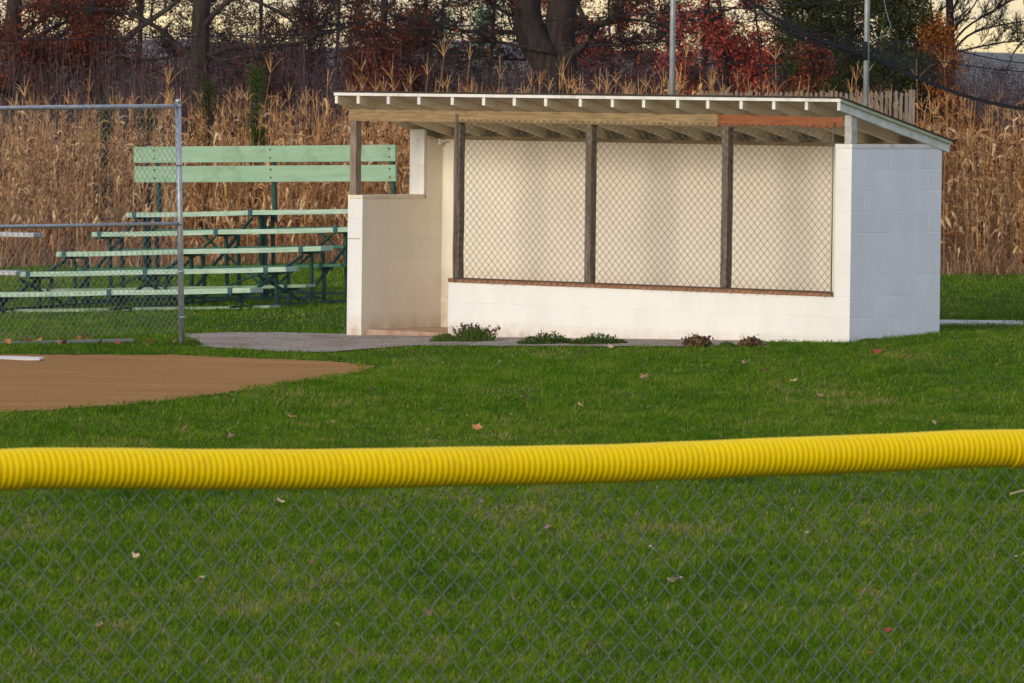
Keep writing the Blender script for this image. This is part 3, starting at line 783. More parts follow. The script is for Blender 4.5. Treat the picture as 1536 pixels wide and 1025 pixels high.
# ------------------------------------------------------------------ corn
def corn_geo(seed, h):
    r = np.random.default_rng(seed); Vs = []; Qs = []; R = []; nv = 0
    def add(V, Q, rv):
        nonlocal nv
        Vs.append(V); Qs.append(Q + nv); R.append(np.full(len(V), rv)); nv += len(V)
    lean = r.normal(0, .06, 2); K = 8; t = np.linspace(0, 1, K)
    stem = np.stack([lean[0] * t ** 2 * h + .01 * np.sin(t * 9), lean[1] * t ** 2 * h, t * h], -1)
    V, Q = tubes_np(stem[None], (.013 * (1 - .7 * t))[None], 5); add(V, Q, r.uniform(.35, .75))
    nl = r.integers(13, 19); ang = r.random() * PI
    for i in range(nl):
        z = h * (.08 + .84 * (i + r.uniform(-.3, .3)) / nl); z = max(.08, z)
        b = np.array([np.interp(z, stem[:, 2], stem[:, 0]), np.interp(z, stem[:, 2], stem[:, 1]), z])
        a = ang + (i % 2) * PI + r.normal(0, .5); d = np.array([math.cos(a), math.sin(a), 0]); sd = np.array([-math.sin(a), math.cos(a), 0])
        L = r.uniform(.3, .78) * (1.1 - .35 * z / h); el = r.uniform(.85, 1.45) if r.random() < .6 else r.uniform(-.3, 1.2); k = r.uniform(1.5, 9); M_ = 8; ds = L / (M_ - 1)
        p = b.copy(); tw = r.uniform(-1.5, 1.5); w0 = r.uniform(.011, .026); pts = []; cur = el
        for j in range(M_):
            s = j / (M_ - 1); w = w0 * (1 - s ** 2) + .003; ct = math.cos(tw * s * 2 + r.normal(0, .25)); sn = math.sin(tw * s * 2)
            side = sd * ct + np.array([0, 0, 1]) * sn
            pts.append(p - side * w); pts.append(p + side * w)
            p = p + (d * math.cos(cur) + np.array([0, 0, 1]) * math.sin(cur)) * ds + r.normal(0, .015, 3)
            cur -= k * ds / L * (1.6 if cur > -1.2 else .1) * (1 if s > .1 else .3)
            cur = max(cur, -1.65)
        q = np.array([[2 * j, 2 * j + 1, 2 * j + 3, 2 * j + 2] for j in range(M_ - 1)]); add(np.array(pts), q, r.uniform(0, 1))
    # tassel
    if r.random() < .8:
        tp = stem[-1]; nt_ = r.integers(3, 8)
        for i in range(nt_):
            a = r.random() * 2 * PI; L = r.uniform(.15, .34); s = np.linspace(0, 1, 5); o_ = r.uniform(.2, .75) if i else .05
            P = tp + np.stack([math.cos(a) * o_ * L * s, math.sin(a) * o_ * L * s, L * (s - .5 * o_ * s ** 2.5)], -1)
            V, Q = tubes_np(P[None], (.005 * (1 - .5 * s))[None], 3); add(V, Q, r.uniform(.4, .95))
    if r.random() < .7:  # ear in its husk
        z = h * r.uniform(.38, .5); a = r.random() * 2 * PI; s = np.linspace(0, 1, 6); dr = r.choice([-1, .8])
        P = np.stack([math.cos(a) * (.02 + .1 * s), math.sin(a) * (.02 + .1 * s), z + dr * .2 * s], -1)
        V, Q = tubes_np(P[None], (np.array([.012, .028, .032, .029, .018, .004]))[None], 7); add(V, Q, .95)
    return np.concatenate(Vs), np.concatenate(Qs), np.concatenate(R)

M_corn = attr_mat('dry_corn', [(0, (.14, .06, .025)), (.25, (.36, .175, .07)), (.6, (.62, .37, .16)), (.85, (.78, .52, .25)), (1, (.88, .69, .43))], .8, trans=.25, nscale=14, dark=(.6, .5, .5))
geos = [corn_geo(100 + i, 2.05 + .05 * (i % 7)) for i in range(14)]
cmesh = []
for i, (V, Q, R) in enumerate(geos):
    me = np_mesh('corn_stalk', V, Q, rnd=R); me.materials.append(M_corn); cmesh.append(me)
def front_y(X): return np.interp(X, [-12, -8, -1, 2, 4.4, 9, 14], [93.6, 93.2, 88.4, 83.2, 82.3, 82.1, 82])
plants = []
rows_n = 17
for r_ in range(rows_n):
    x = -9.5
    while x < 9.5:
        Y = front_y(x) + r_ * .72 + random.uniform(-.12, .12)
        dens = .17 if r_ < 5 else .21
        x += dens * random.uniform(.6, 1.5)
        if abs(x) > Y * .0803 * 1.08 + .3: continue
        if random.random() < .06: continue
        plants.append((x + random.uniform(-.04, .04), Y, r_))
def corn_scale(x, Y, r_):
    px = CX + F * x / Y
    tgt = np.interp(px, [-100, 0, 100, 250, 420, 500, 640, 900, 1000, 1100, 1180, 1340, 1400, 1536, 1700], [204, 204, 200, 189, 192, 186, 172, 162, 164, 166, 172, 184, 182, 178, 178])
    s = (HC - (tgt - 134) / F * Y - float(g(x, Y))) / 2.2
    return s * random.uniform(.8, 1.1) * (.97 if r_ < 3 else 1.03) * (1.2 if random.random() < .08 else 1)
plants.sort(key=lambda p: p[1])
plants = [(x, Y, r_, corn_scale(x, Y, r_)) for x, Y, r_ in plants]
# keep slat fence visible: corn in front of it at that stretch is thinned

def zone(x, Y):
    px = CX + F * x / Y
    if px < 600: return ('dry tan corn stalk in the field edge behind the green bleacher', 'corn stalks behind the bleacher')
    if px < 1060: return ('dry corn stalk showing above the middle of the dugout roof', 'corn stalks above the dugout roof')
    return ('dry tan corn stalk at the field edge right of the dugout under the net', 'corn stalks right of the dugout')
vis = [p for p in plants if not (640 < CX + F * p[0] / p[1] < 1060) or p[2] < 2]
ind = []; 
for p in vis:
    if len(ind) < 300 and abs(p[0]) < p[1] * .0803: ind.append(p)
# the nearest ones everywhere: split between left and right
left = [p for p in plants if CX + F * p[0] / p[1] < 640 and abs(p[0]) < p[1] * .0803 and p[2] < 3][:150]
mid = [p for p in plants if 640 <= CX + F * p[0] / p[1] < 1060 and p[2] < 2][:30]
right = [p for p in plants if CX + F * p[0] / p[1] >= 1060 and abs(p[0]) < p[1] * .0803 and p[2] < 5][:118]
indset = set(map(tuple, left + mid + right))
for p in indset:
    x, Y, r_, s = p
    o = bpy.data.objects.new('corn_stalk', random.choice(cmesh)); COL.objects.link(o)
    o.location = (x, Y, float(g(x, Y))); o.rotation_euler = (random.gauss(0, .03), random.gauss(0, .03), random.uniform(0, 2 * PI)); o.scale = (min(s, 1.15), min(s, 1.15), s)
    lab, gr = zone(x, Y); tag(o, lab, 'corn stalk', gr)
Vs = []; Qs = []; Rs = []; nv = 0
for p in plants:
    if tuple(p) in indset: continue
    x, Y, r_, s = p; V, Q, R = geos[random.randrange(14)]; a = random.uniform(0, 2 * PI); c, s_ = math.cos(a), math.sin(a); sh = min(s, 1.15)
    Vw = np.stack([(V[:, 0] * c - V[:, 1] * s_) * sh + x, (V[:, 0] * s_ + V[:, 1] * c) * sh + Y, V[:, 2] * s + float(g(x, Y))], -1)
    Vs.append(Vw); Qs.append(Q + nv); Rs.append(R); nv += len(V)
tag(link_mesh('corn_stalks', np_mesh('corn_stalks', np.concatenate(Vs), np.concatenate(Qs), rnd=np.concatenate(Rs)), M_corn), 'deep dry corn field behind its front rows of stalks', 'corn field', kind='stuff')

# ------------------------------------------------------------------ trees
M_bark = noisy('dark_bark', (.016, .011, .010), (.045, .033, .028), 5, .95, sc=(3, 3, .6), bs=.8, bd=.03)
M_bark_g = noisy('grey_bark', (.04, .03, .027), (.085, .068, .06), 5, .95, sc=(3, 3, .6), bs=.8, bd=.03)
M_twig = noisy('purple_brown_twigs', (.06, .036, .04), (.13, .08, .078), 2, .95)
M_rust = attr_mat('rust_leaves', [(0, (.06, .018, .012)), (.5, (.16, .04, .02)), (1, (.34, .10, .03))], .8, trans=.35)
M_red = attr_mat('red_leaves', [(0, (.18, .025, .028)), (.5, (.46, .085, .06)), (1, (.62, .20, .09))], .8, trans=.35)
M_orange_l = attr_mat('orange_leaves', [(0, (.14, .05, .012)), (.5, (.34, .11, .02)), (1, (.50, .2, .04))], .8, trans=.35)
M_ever = attr_mat('evergreen_needles', [(0, (.014, .020, .007)), (.5, (.036, .046, .014)), (1, (.10, .105, .035))], .85, trans=.1)
M_pale = attr_mat('pale_bush_leaves', [(0, (.14, .26, .17)), (1, (.3, .46, .3))], .8, trans=.3)
M_dull = attr_mat('dull_leaves', [(0, (.05, .025, .028)), (.6, (.12, .05, .045)), (1, (.26, .10, .06))], .85, trans=.3)

def gen_branches(seed, roots, levels, K=6, zfull=6.5, upw=.12, spread=.9, wig=.16, minr=.006):
    """roots: list of (polyline (m,3), r0, r1). Returns list per level of (P,R) and twig tips"""
    r = np.random.default_rng(seed); out = []; 
    def resample(P, k):
        P = np.asarray(P); d = np.concatenate([[0], np.cumsum(np.linalg.norm(np.diff(P, axis=0), axis=1))]); t = np.linspace(0, d[-1], k)
        return np.stack([np.interp(t, d, P[:, i]) for i in range(3)], -1), d[-1]
    cur = []
    for P, r0, r1 in roots:
        P2, L = resample(P, 14); cur.append((P2, np.linspace(r0, r1, 14), L))
    out.append(cur); tips = []
    for lv, (nch, lf, rf) in enumerate(levels):
        nxt = []
        for P, R, L in cur:
            k = len(P); zmid = P[:, 2].mean()
            dens = 1.0 if zmid < zfull else (.45 if zmid < zfull * 1.8 else .25)
            n = max(1, int(round(nch * dens * r.uniform(.75, 1.25))))
            for c in range(n):
                s = r.uniform(.12, 1.0) if lv else r.uniform(.2, 1)
                i = s * (k - 1); i0 = int(min(i, k - 2)); f = i - i0
                b = P[i0] * (1 - f) + P[i0 + 1] * f; rb = R[i0] * (1 - f) + R[i0 + 1] * f
                d = P[i0 + 1] - P[i0]; d = d / (np.linalg.norm(d) + 1e-9)
                v = r.normal(0, 1, 3); v[2] = v[2] * .6 + upw; v -= d * v.dot(d); v /= np.linalg.norm(v) + 1e-9
                dr = d * r.uniform(.35, .9) + v * spread; dr /= np.linalg.norm(dr)
                ln = max(.12, L * lf * r.uniform(.6, 1.2) * (1.1 - .45 * s)); ra = max(minr, rb * rf * r.uniform(.7, 1))
                pts = [b]; dd = dr.copy()
                for j in range(K - 1):
                    dd = dd + r.normal(0, wig, 3) + np.array([0, 0, upw * .3]); dd /= np.linalg.norm(dd); pts.append(pts[-1] + dd * ln / (K - 1))
                nxt.append((np.array(pts), np.linspace(ra, max(ra * .35, minr * .7), K), ln))
        out.append(nxt); cur = nxt
    for P, R, L in cur: tips.append(P[-1]); tips.append(P[len(P) // 2])
    return out, np.array(tips)

def branches_mesh(levels):
    Vs = []; Qs = []; nv = 0
    for i, lv in enumerate(levels):
        if not lv: continue
        P = np.stack([l[0] for l in lv]); R = np.stack([l[1] for l in lv])
        V, Q = tubes_np(P, R, 12 if i == 0 else (6 if i == 1 else (4 if i == 2 else 3))); Vs.append(V); Qs.append(Q + nv); nv += len(V)
    return np.concatenate(Vs), np.concatenate(Qs)

def leaf_quads(C, size, r, per=4, spread=.12):
    C = np.repeat(C, per, axis=0); n = len(C); C = C + r.normal(0, spread, (n, 3))
    a = r.normal(0, 1, (n, 3)); a /= np.linalg.norm(a, axis=1, keepdims=True); b = np.cross(a, r.normal(0, 1, (n, 3))); b /= np.linalg.norm(b, axis=1, keepdims=True) + 1e-9
    s = size * r.uniform(.5, 1.3, (n, 1)); V = np.stack([C - a * s, C + b * s * .55, C + a * s, C - b * s * .55], 1)
    rn = np.clip(r.normal(.45, .25, n), 0, 1)
    return V.reshape(-1, 3), np.arange(n * 4).reshape(-1, 4), np.repeat(rn, 4)

def tree(name, px, Y, height, r0, lab, seed, levels, bark, leafm=None, leafs=(.07, 3, .12), limbs=None, leafsel=None, start=.16, zfull=6.5, limbn=14, limblen=.42, cat='tree', group=None, trunk=None, minr=.006, upw=.12, prelimbs=None, spread=.9):
    base = at(px, 140, Y); base[2] = 0.0; r = np.random.default_rng(seed)
    T = empty(name, tuple(base)); tag(T, lab, cat, group)
    roots = []
    if trunk is None:
        t = np.linspace(0, 1, 12); tr = np.stack([r.normal(0, .12) * t * 2 + .08 * np.sin(t * 6 + r.random() * 6), r.normal(0, .1) * t, t * height], -1)
        tr[0, :2] = 0; roots.append((tr, r0 * 1.15, r0 * .15))
    else:
        for P, a, b_ in trunk: roots.append((P - base, a, b_))
    V, Q = branches_mesh([[(np.asarray(p), np.linspace(a, b_, len(p)), 1)] for p, a, b_ in []]) if False else (None, None)
    # root flare is in the first radius
    main = roots[0][0]; lroots = []
    for i in range(limbn):
        s = start + (1 - start) * (i / limbn) ** 1.1; z = s * height
        b0 = np.array([np.interp(z, main[:, 2], main[:, 0]), np.interp(z, main[:, 2], main[:, 1]), z])
        a = i * 2.4 + r.normal(0, .4); L = height * limblen * (1.05 - .75 * s) * r.uniform(.75, 1.2); el = r.uniform(-.05, .5) + .5 * s
        pts = [b0]; d = np.array([math.cos(a) * math.cos(el), math.sin(a) * math.cos(el), math.sin(el)])
        for j in range(9):
            d = d + r.normal(0, .13, 3) + np.array([0, 0, .015]); d /= np.linalg.norm(d); pts.append(pts[-1] + d * L / 9)
        lroots.append((np.array(pts), r0 * .36 * (1 - .6 * s), .012))
    for P, a, b_ in (prelimbs or []): lroots.append((P - base, a, b_))
    tm = MB()
    for P, a, b_ in roots:
        k = len(P); tm.tube(P, [a * (1 + .35 * math.exp(-max(p[2], 0) / .5)) * (1 - i / (k - 1)) + b_ * i / (k - 1) for i, p in enumerate(P)], 14)
    tm.build('trunk', bark, T)
    lv, tips = gen_branches(seed, lroots, levels, zfull=zfull, minr=minr, upw=upw, spread=spread)
    V, Q = branches_mesh(lv)
    link_mesh('limbs', np_mesh('limbs', V, Q, smooth=True), bark, T)
    if leafm is not None:
        C = tips
        if leafsel is not None: C = C[leafsel(C + base, r)]
        if len(C):
            V, Q, R = leaf_quads(C, leafs[0], r, leafs[1], leafs[2]); link_mesh('crown', np_mesh('crown', V, Q, rnd=R), leafm, T)
    return T

def limb(pts, Y, Y2=None):
    P = px_line(pts, Y); 
    if Y2: P[:, 1] += np.linspace(0, Y2, len(P))
    return spline(P, 14)

# rust leaved oak, left edge
tree('oak_tree', 22, 112, 11, .17, 'rust leaved oak filling the upper left corner', 21, [(9, .42, .5), (8, .42, .5), (5, .45, .6)], M_bark, M_rust, (.032, 7, .11), leafsel=lambda C, r: (np.sin(C[:, 0] * 4.3 + 1) + np.sin(C[:, 2] * 5.1) + np.sin(C[:, 1] * 3.7) > -.35) & (r.random(len(C)) < .8), start=.12, limbn=18, limblen=.38, zfull=5,
     prelimbs=[(limb([(20, 120), (60, 95), (110, 100), (135, 135)], 111.5), .05, .015), (limb([(20, 110), (50, 60), (110, 30), (150, 40)], 111.5), .06, .015), (limb([(22, 80), (70, 70), (120, 75), (140, 60)], 111), .05, .012), (limb([(22, 60), (80, 20), (140, 5)], 111), .05, .012)])
tree('oak_tree', 140, 117, 14, .24, 'broad grey trunk half hidden by rust leaves, second from the left', 22, [(8, .4, .5), (6, .42, .5), (4, .45, .6)], M_bark_g, M_rust, (.032, 4, .11), leafsel=lambda C, r: (r.random(len(C)) < .35), start=.2, limbn=14, limblen=.3)
# big dark tree
tree('bare_tree', 303, 108, 14, .17, 'big dark bare tree with wide level limbs above the left corn', 23, [(9, .36, .42), (8, .42, .5), (6, .5, .6)], M_bark, M_rust, (.03, 2, .1), leafsel=lambda C, r: (r.random(len(C)) < .18), start=.3, limbn=12, zfull=6,
     prelimbs=[(limb([(297, 92), (270, 72), (245, 48), (215, 30), (185, 18), (120, 12)], 108), .055, .02), (limb([(308, 92), (325, 78), (355, 70), (400, 69), (450, 66), (490, 48), (530, 40)], 108), .055, .02),
               (limb([(306, 40), (330, 12), (365, -5), (420, 20), (450, 40)], 107.6), .05, .015), (limb([(310, 80), (345, 100), (400, 120), (430, 135)], 107.8), .03, .01), (limb([(299, 60), (260, 85), (200, 90), (150, 80)], 109), .035, .01)])
tree('oak_tree', 572, 110, 11, .075, 'slim tree with orange rust leaves left of the roof end', 24, [(9, .4, .5), (8, .42, .5), (5, .45, .6)], M_bark, M_rust, (.034, 6, .10), leafsel=lambda C, r: (np.abs(C[:, 0] - at(585, 0, 110)[0]) < .62) & (r.random(len(C)) < .8), start=.15, limbn=20, limblen=.2, zfull=5)
# the double trunked giant
lead1 = spline(px_line([(838, 300), (838, 200), (838, 140), (826, 100), (800, 60), (789, 20), (785, -40), (770, -160), (750, -420), (730, -800)], 109), 16)
lead2 = spline(px_line([(842, 300), (843, 200), (842, 140), (842, 100), (840, 60), (842, 20), (850, -40), (870, -160), (900, -420), (930, -800)], 109.1), 16)
lead1[0][2] = -.1; lead2[0][2] = -.1
tree('bare_tree', 838, 109, 13, .33, 'massive double-trunked bare tree rising behind the middle of the roof', 25, [(10, .3, .42), (8, .42, .5), (6, .5, .6)], M_bark, M_rust, (.04, 2, .1), leafsel=lambda C, r: (r.random(len(C)) < .07), start=.4, limbn=12, limblen=.35,
     trunk=[(lead1, .33, .2), (lead2, .31, .22)],
     prelimbs=[(limb([(815, 60), (780, 50), (740, 48), (700, 47), (665, 42), (645, 30), (600, 25)], 109), .05, .015), (limb([(825, 78), (790, 72), (740, 62), (690, 66), (650, 60), (625, 40)], 108.6), .035, .012),
               (limb([(812, 48), (780, 30), (745, 12), (720, -5), (690, 10), (660, 5)], 109), .04, .012), (limb([(845, 92), (862, 78), (880, 66), (886, 50), (870, 15), (858, -20)], 108.5), .075, .03),
               (limb([(872, 72), (900, 68), (950, 66), (1010, 60)], 108.5), .03, .01), (limb([(884, 50), (910, 30), (935, 8), (950, -20)], 108.5), .035, .012), (limb([(850, 60), (900, 40), (960, 30), (1040, 50), (1080, 45)], 110), .03, .01),
               (limb([(828, 85), (770, 90), (700, 80), (640, 78)], 110), .03, .01)])
tree('maple_tree', 1108, 104, 7, .05, 'bright red leaved maple left of the evergreen', 26, [(9, .42, .5), (8, .42, .5), (5, .45, .6)], M_bark, M_red, (.034, 4, .10), leafsel=lambda C, r: (np.sin(C[:, 0] * 5.3) + np.sin(C[:, 2] * 6.1 + 1) + np.sin(C[:, 1] * 4.7) > -.3) & (r.random(len(C)) < .75), start=.1, limbn=16, limblen=.26, zfull=5, prelimbs=[(limb([(1108, 110), (1085, 70), (1075, 20)], 104), .03, .01), (limb([(1108, 120), (1140, 90), (1185, 80)], 104), .03, .01)])
def conifer(px, Y, h, w, lab, seed, m, name='evergreen_tree', n=26000, size=.05, extra=None, zb=.3):
    base = at(px, 140, Y); base[2] = 0; r = np.random.default_rng(seed); T = empty(name, tuple(base)); tag(T, lab, 'tree' if h > 4 else 'shrub')
    tm = MB(); tm.tube([(0, 0, -.1), (.03, 0, h * .5), (0, 0, h * .97)], [w * .06, w * .035, .01], 8); tm.build('trunk', M_bark, T)
    # boughs
    nb = int(70 * max(1, h / 4)); z = zb + (h - zb) * r.random(nb) ** 1.1; a = r.random(nb) * 2 * PI; L = w * (1 - z / h) ** .65 * r.uniform(.65, 1.15, nb)
    t = np.linspace(0, 1, 6); B = np.stack([np.cos(a)[:, None] * L[:, None] * t, np.sin(a)[:, None] * L[:, None] * t, z[:, None] + L[:, None] * (.25 * t - .12 * t ** 2 * 2)], -1)
    V, Q = tubes_np(B, np.full(B.shape[:2], .012) * (1.2 - t), 3); link_mesh('boughs', np_mesh('boughs', V, Q), M_bark, T)
    size *= .5; keepb = r.permutation(nb)[:int(nb * .62)]; k = r.choice(keepb, n // 8); s = r.uniform(.1, 1, n // 8); C = B[k, 0] * (1 - s)[:, None] + B[k, 5] * s[:, None]; C += r.normal(0, .075 * w / 1.2, C.shape) * np.array([1, 1, .5])
    V, Q, R = leaf_quads(C, size, r, 8, .07); link_mesh('foliage', np_mesh('foliage', V, Q, rnd=R), m, T)
    return T
conifer(1215, 101, 5.6, 1.05, 'dark evergreen directly left of the right steel pole', 31, M_ever, n=36000)
conifer(1272, 103, 8.5, 1.5, 'tallest dark evergreen, right behind the right steel pole', 32, M_ever, n=56000)
conifer(1345, 100, 5.0, 1.1, 'rounded dark evergreen right of the right steel pole', 33, M_ever, n=34000)
conifer(384, 93.6, 2.62, .28, 'narrow green conifer sticking out of the corn above the back planks', 34, attr_mat('bright_needles', [(0, (.02, .045, .006)), (1, (.08, .12, .02))], .8), name='young_conifer', n=9000, size=.03, zb=.1)
conifer(312, 93.5, 2.45, .2, 'slim green conifer in the corn right of the fence post', 35, M_ever, name='young_conifer', n=6000, size=.03, zb=.1)
conifer(222, 93.9, 2.1, .3, 'low dark conifer in the corn behind the left end of the back planks', 36, M_ever, name='young_conifer', n=6000, size=.03, zb=.1)
conifer(158, 94.2, 2.25, .2, 'thin dark conifer in the corn left of the fence post', 37, M_ever, name='young_conifer', n=5000, size=.03, zb=.1)
# orange shrub + bare willow at right
tree('orange_shrub', 1425, 100, 3.55, .03, 'orange leaved shrub above the corn at the right', 41, [(7, .45, .6), (6, .45, .6), (4, .5, .7)], M_bark, M_orange_l, (.03, 4, .09), start=.45, limbn=8, limblen=.13, cat='shrub')
tree('orange_shrub', 1365, 100.5, 3.0, .03, 'rust orange shrub at the foot of the evergreens', 42, [(7, .45, .6), (6, .45, .6), (4, .5, .7)], M_bark, M_rust, (.03, 4, .1), start=.3, limbn=9, limblen=.2, cat='shrub')
tree('willow_tree', 1418, 106, 9, .09, 'bare fine-twigged tree fanning out to the upper right', 43, [(10, .35, .5), (6, .4, .6), (4, .45, .7)], M_bark, start=.55, limbn=8, zfull=6, minr=.0045, upw=.35, spread=.45,
     prelimbs=[(limb([(1420, 90), (1432, 45), (1460, 10), (1480, -30)], 106), .022, .007), (limb([(1420, 80), (1445, 45), (1480, 22), (1530, -5), (1580, -20)], 106), .022, .007), (limb([(1421, 90), (1450, 55), (1490, 40), (1550, 30)], 106.5), .025, .008),
               (limb([(1418, 70), (1424, 30), (1440, -10), (1450, -60)], 105.5), .03, .01), (limb([(1415, 90), (1400, 40), (1395, -20)], 106), .03, .01), (limb([(1430, 80), (1470, 70), (1520, 62), (1560, 64)], 107), .02, .008)])
tree('willow_tree', 1560, 104, 8, .07, 'bare tree just off the right edge reaching in with thin twigs', 44, [(8, .35, .5), (5, .4, .6), (3, .45, .7)], M_bark, start=.6, limbn=4, limblen=.2, minr=.0045,
     prelimbs=[(limb([(1560, 60), (1535, 62), (1518, 85), (1510, 110)], 104), .02, .006), (limb([(1560, 40), (1530, 50), (1500, 30)], 104), .02, .006)])
tree('rust_shrub', 1232, 98.5, 3.1, .025, 'rust leaved sapling in front of the evergreens left of the right pole', 47, [(7, .45, .6), (6, .45, .6), (4, .5, .7)], M_bark, M_rust, (.03, 3, .09), leafsel=lambda C, r: r.random(len(C)) < .6, start=.45, limbn=7, limblen=.13, cat='shrub')
# screen of smaller bare trees
for i, (px, Y, h, r0, lm, frac, lab) in enumerate([
    (70, 121, 9, .07, M_dull, .5, 'thin bare tree between the two left oaks'),
    (213, 120, 10, .08, M_dull, .4, 'thin bare tree left of the big dark tree'),
    (395, 119, 9, .06, M_dull, .5, 'thin bare tree right of the big dark tree'),
    (455, 122, 10, .07, M_dull, .6, 'thin reddish tree midway between the dark tree and the roof end'),
    (515, 117, 9, .06, M_dull, .5, 'slender tree directly above the roof end'),
    (650, 121, 10, .07, M_dull, .25, 'thin bare tree left of the double-trunked tree'),
    (735, 123, 10, .06, M_dull, .2, 'thin bare tree touching the limbs of the double-trunked tree'),
    (925, 118, 6, .06, M_red, .5, 'small dull red leaved tree right of the double-trunked tree'),
    (985, 121, 9, .06, M_dull, .4, 'thin bare tree just left of the middle steel pole'),
    (1060, 116, 11, .09, M_dull, .2, 'dark bare tree between the middle pole and the red maple'),
    (1180, 112, 8, .06, M_rust, .4, 'leafy rust tree behind the red maple'),
    (1320, 112, 8, .06, M_dull, .2, 'thin bare tree behind the evergreens'),
]):
    tree('thin_tree', px, Y, h, r0 * .7, lab, 60 + i, [(9, .45, .5), (8, .45, .5), (5, .5, .6)], M_bark, lm, (.03, 3, .10), leafsel=lambda C, r, frac=frac: r.random(len(C)) < frac * .75, start=.14, limbn=18, limblen=.32, zfull=5)
tree('pale_bush', 722, 140, 4.6, .04, 'pale green bush glimpsed behind the limbs left of the double trunk', 81, [(8, .4, .6), (6, .4, .6)], M_bark, M_pale, (.04, 7, .12), start=.3, limbn=9, limblen=.09, cat='shrub')
tree('pale_bush', 640, 142, 4.2, .04, 'smaller pale green bush glimpsed above the left part of the roof', 82, [(8, .4, .6), (6, .4, .6)], M_bark, M_pale, (.04, 5, .12), start=.3, limbn=8, limblen=.07, cat='shrub')

# thicket: tangled undergrowth behind the corn
def thicket():
    n = 9000; X = rng.uniform(-13, 13, n); Y = rng.uniform(107, 132, n); K = 6; t = np.linspace(0, 1, K)
    pxs = CX + F * X / Y
    top = np.interp(pxs, [-200, 0, 300, 560, 700, 1000, 1150, 1360, 1440, 1536, 1800], [75, 70, 72, 78, 95, 92, 90, 85, 108, 115, 115])
    H = (HC - (top - 134) / F * Y) * rng.uniform(.55, 1.08, n)
    a = rng.random(n) * 2 * PI; ln = rng.normal(0, .35, n)
    P = np.stack([X[:, None] + np.cos(a)[:, None] * ln[:, None] * t ** 2 + rng.normal(0, .03, (n, K)), Y[:, None] + np.sin(a)[:, None] * ln[:, None] * t ** 2, H[:, None] * t], -1)
    R = rng.uniform(.005, .014, n)[:, None] * (1.1 - .8 * t)
    V, Q = tubes_np(P, R, 3)
    # side shoots
    m = 26000; k = rng.integers(0, n, m); s = rng.integers(2, K, m); B = P[k, s]
    d = rng.normal(0, 1, (m, 3)); d[:, 2] = np.abs(d[:, 2]) * .7; d /= np.linalg.norm(d, axis=1, keepdims=True); L = rng.uniform(.15, .5, m)
    t4 = np.linspace(0, 1, 4); S = B[:, None] + d[:, None] * L[:, None, None] * t4[None, :, None] + rng.normal(0, .015, (m, 4, 3))
    V2, Q2 = tubes_np(S, np.full((m, 4), .0045), 3)
    V = np.concatenate([V, V2]); Q = np.concatenate([Q, Q2 + len(V) - len(V2)])
    o = link_mesh('thicket', np_mesh('thicket', V, Q), M_twig); tag(o, 'purple brown tangle of bare undergrowth behind the corn', 'undergrowth', kind='stuff')
    C = S[rng.random(m) < .55][:, 3]; V, Q, R_ = leaf_quads(C, .028, rng, 6, .12)
    o = link_mesh('thicket_leaves', np_mesh('thicket_leaves', V, Q, rnd=R_), attr_mat('thicket_leaf', [(0, (.06, .04, .045)), (.5, (.12, .07, .065)), (1, (.22, .10, .06))], .85, trans=.2))
    tag(o, 'dull brown leaves clinging through the undergrowth', 'undergrowth', kind='stuff')
thicket()

# ------------------------------------------------------------------ hills
def hills():
    X = np.linspace(-420, 420, 160); rows_ = []
    prof = [(1400, 0, 0), (1700, .35, 9), (2100, .8, 18), (2600, 1.0, 24)]
    xs_, V = X, []
    for Yv, f, _ in prof:
        px = CX + F * X / 2600
        top = np.interp(px, [-600, 0, 160, 500, 760, 1000, 1350, 1480, 1600, 2200], [60, 62, 66, 74, 62, 78, 70, 76, 78, 74]) + 2.5 * np.sin(px / 60) + 1.3 * np.sin(px / 23)
        z = (HC - (top - 134) / F * 2600) * f; V.append(np.stack([X * (1 + (Yv - 2600) / 9000), np.full_like(X, Yv), z + .05 * (f > 0) - .5 * (f == 0)], -1))
    Yb = np.stack([X, np.full_like(X, 3100), np.full_like(X, -1.0)], -1); V.append(Yb)
    V = np.stack(V); nr = len(V); id_ = np.arange(nr * 160).reshape(nr, 160)
    Q = np.stack([id_[:-1, :-1], id_[:-1, 1:], id_[1:, 1:], id_[1:, :-1]], -1).reshape(-1, 4)
    tag(link_mesh('hills', np_mesh('hills', V.reshape(-1, 3), Q, smooth=True), noisy('wooded_hills', (.05, .045, .04), (.09, .08, .06), .05, .95)), kind='structure')
hills()

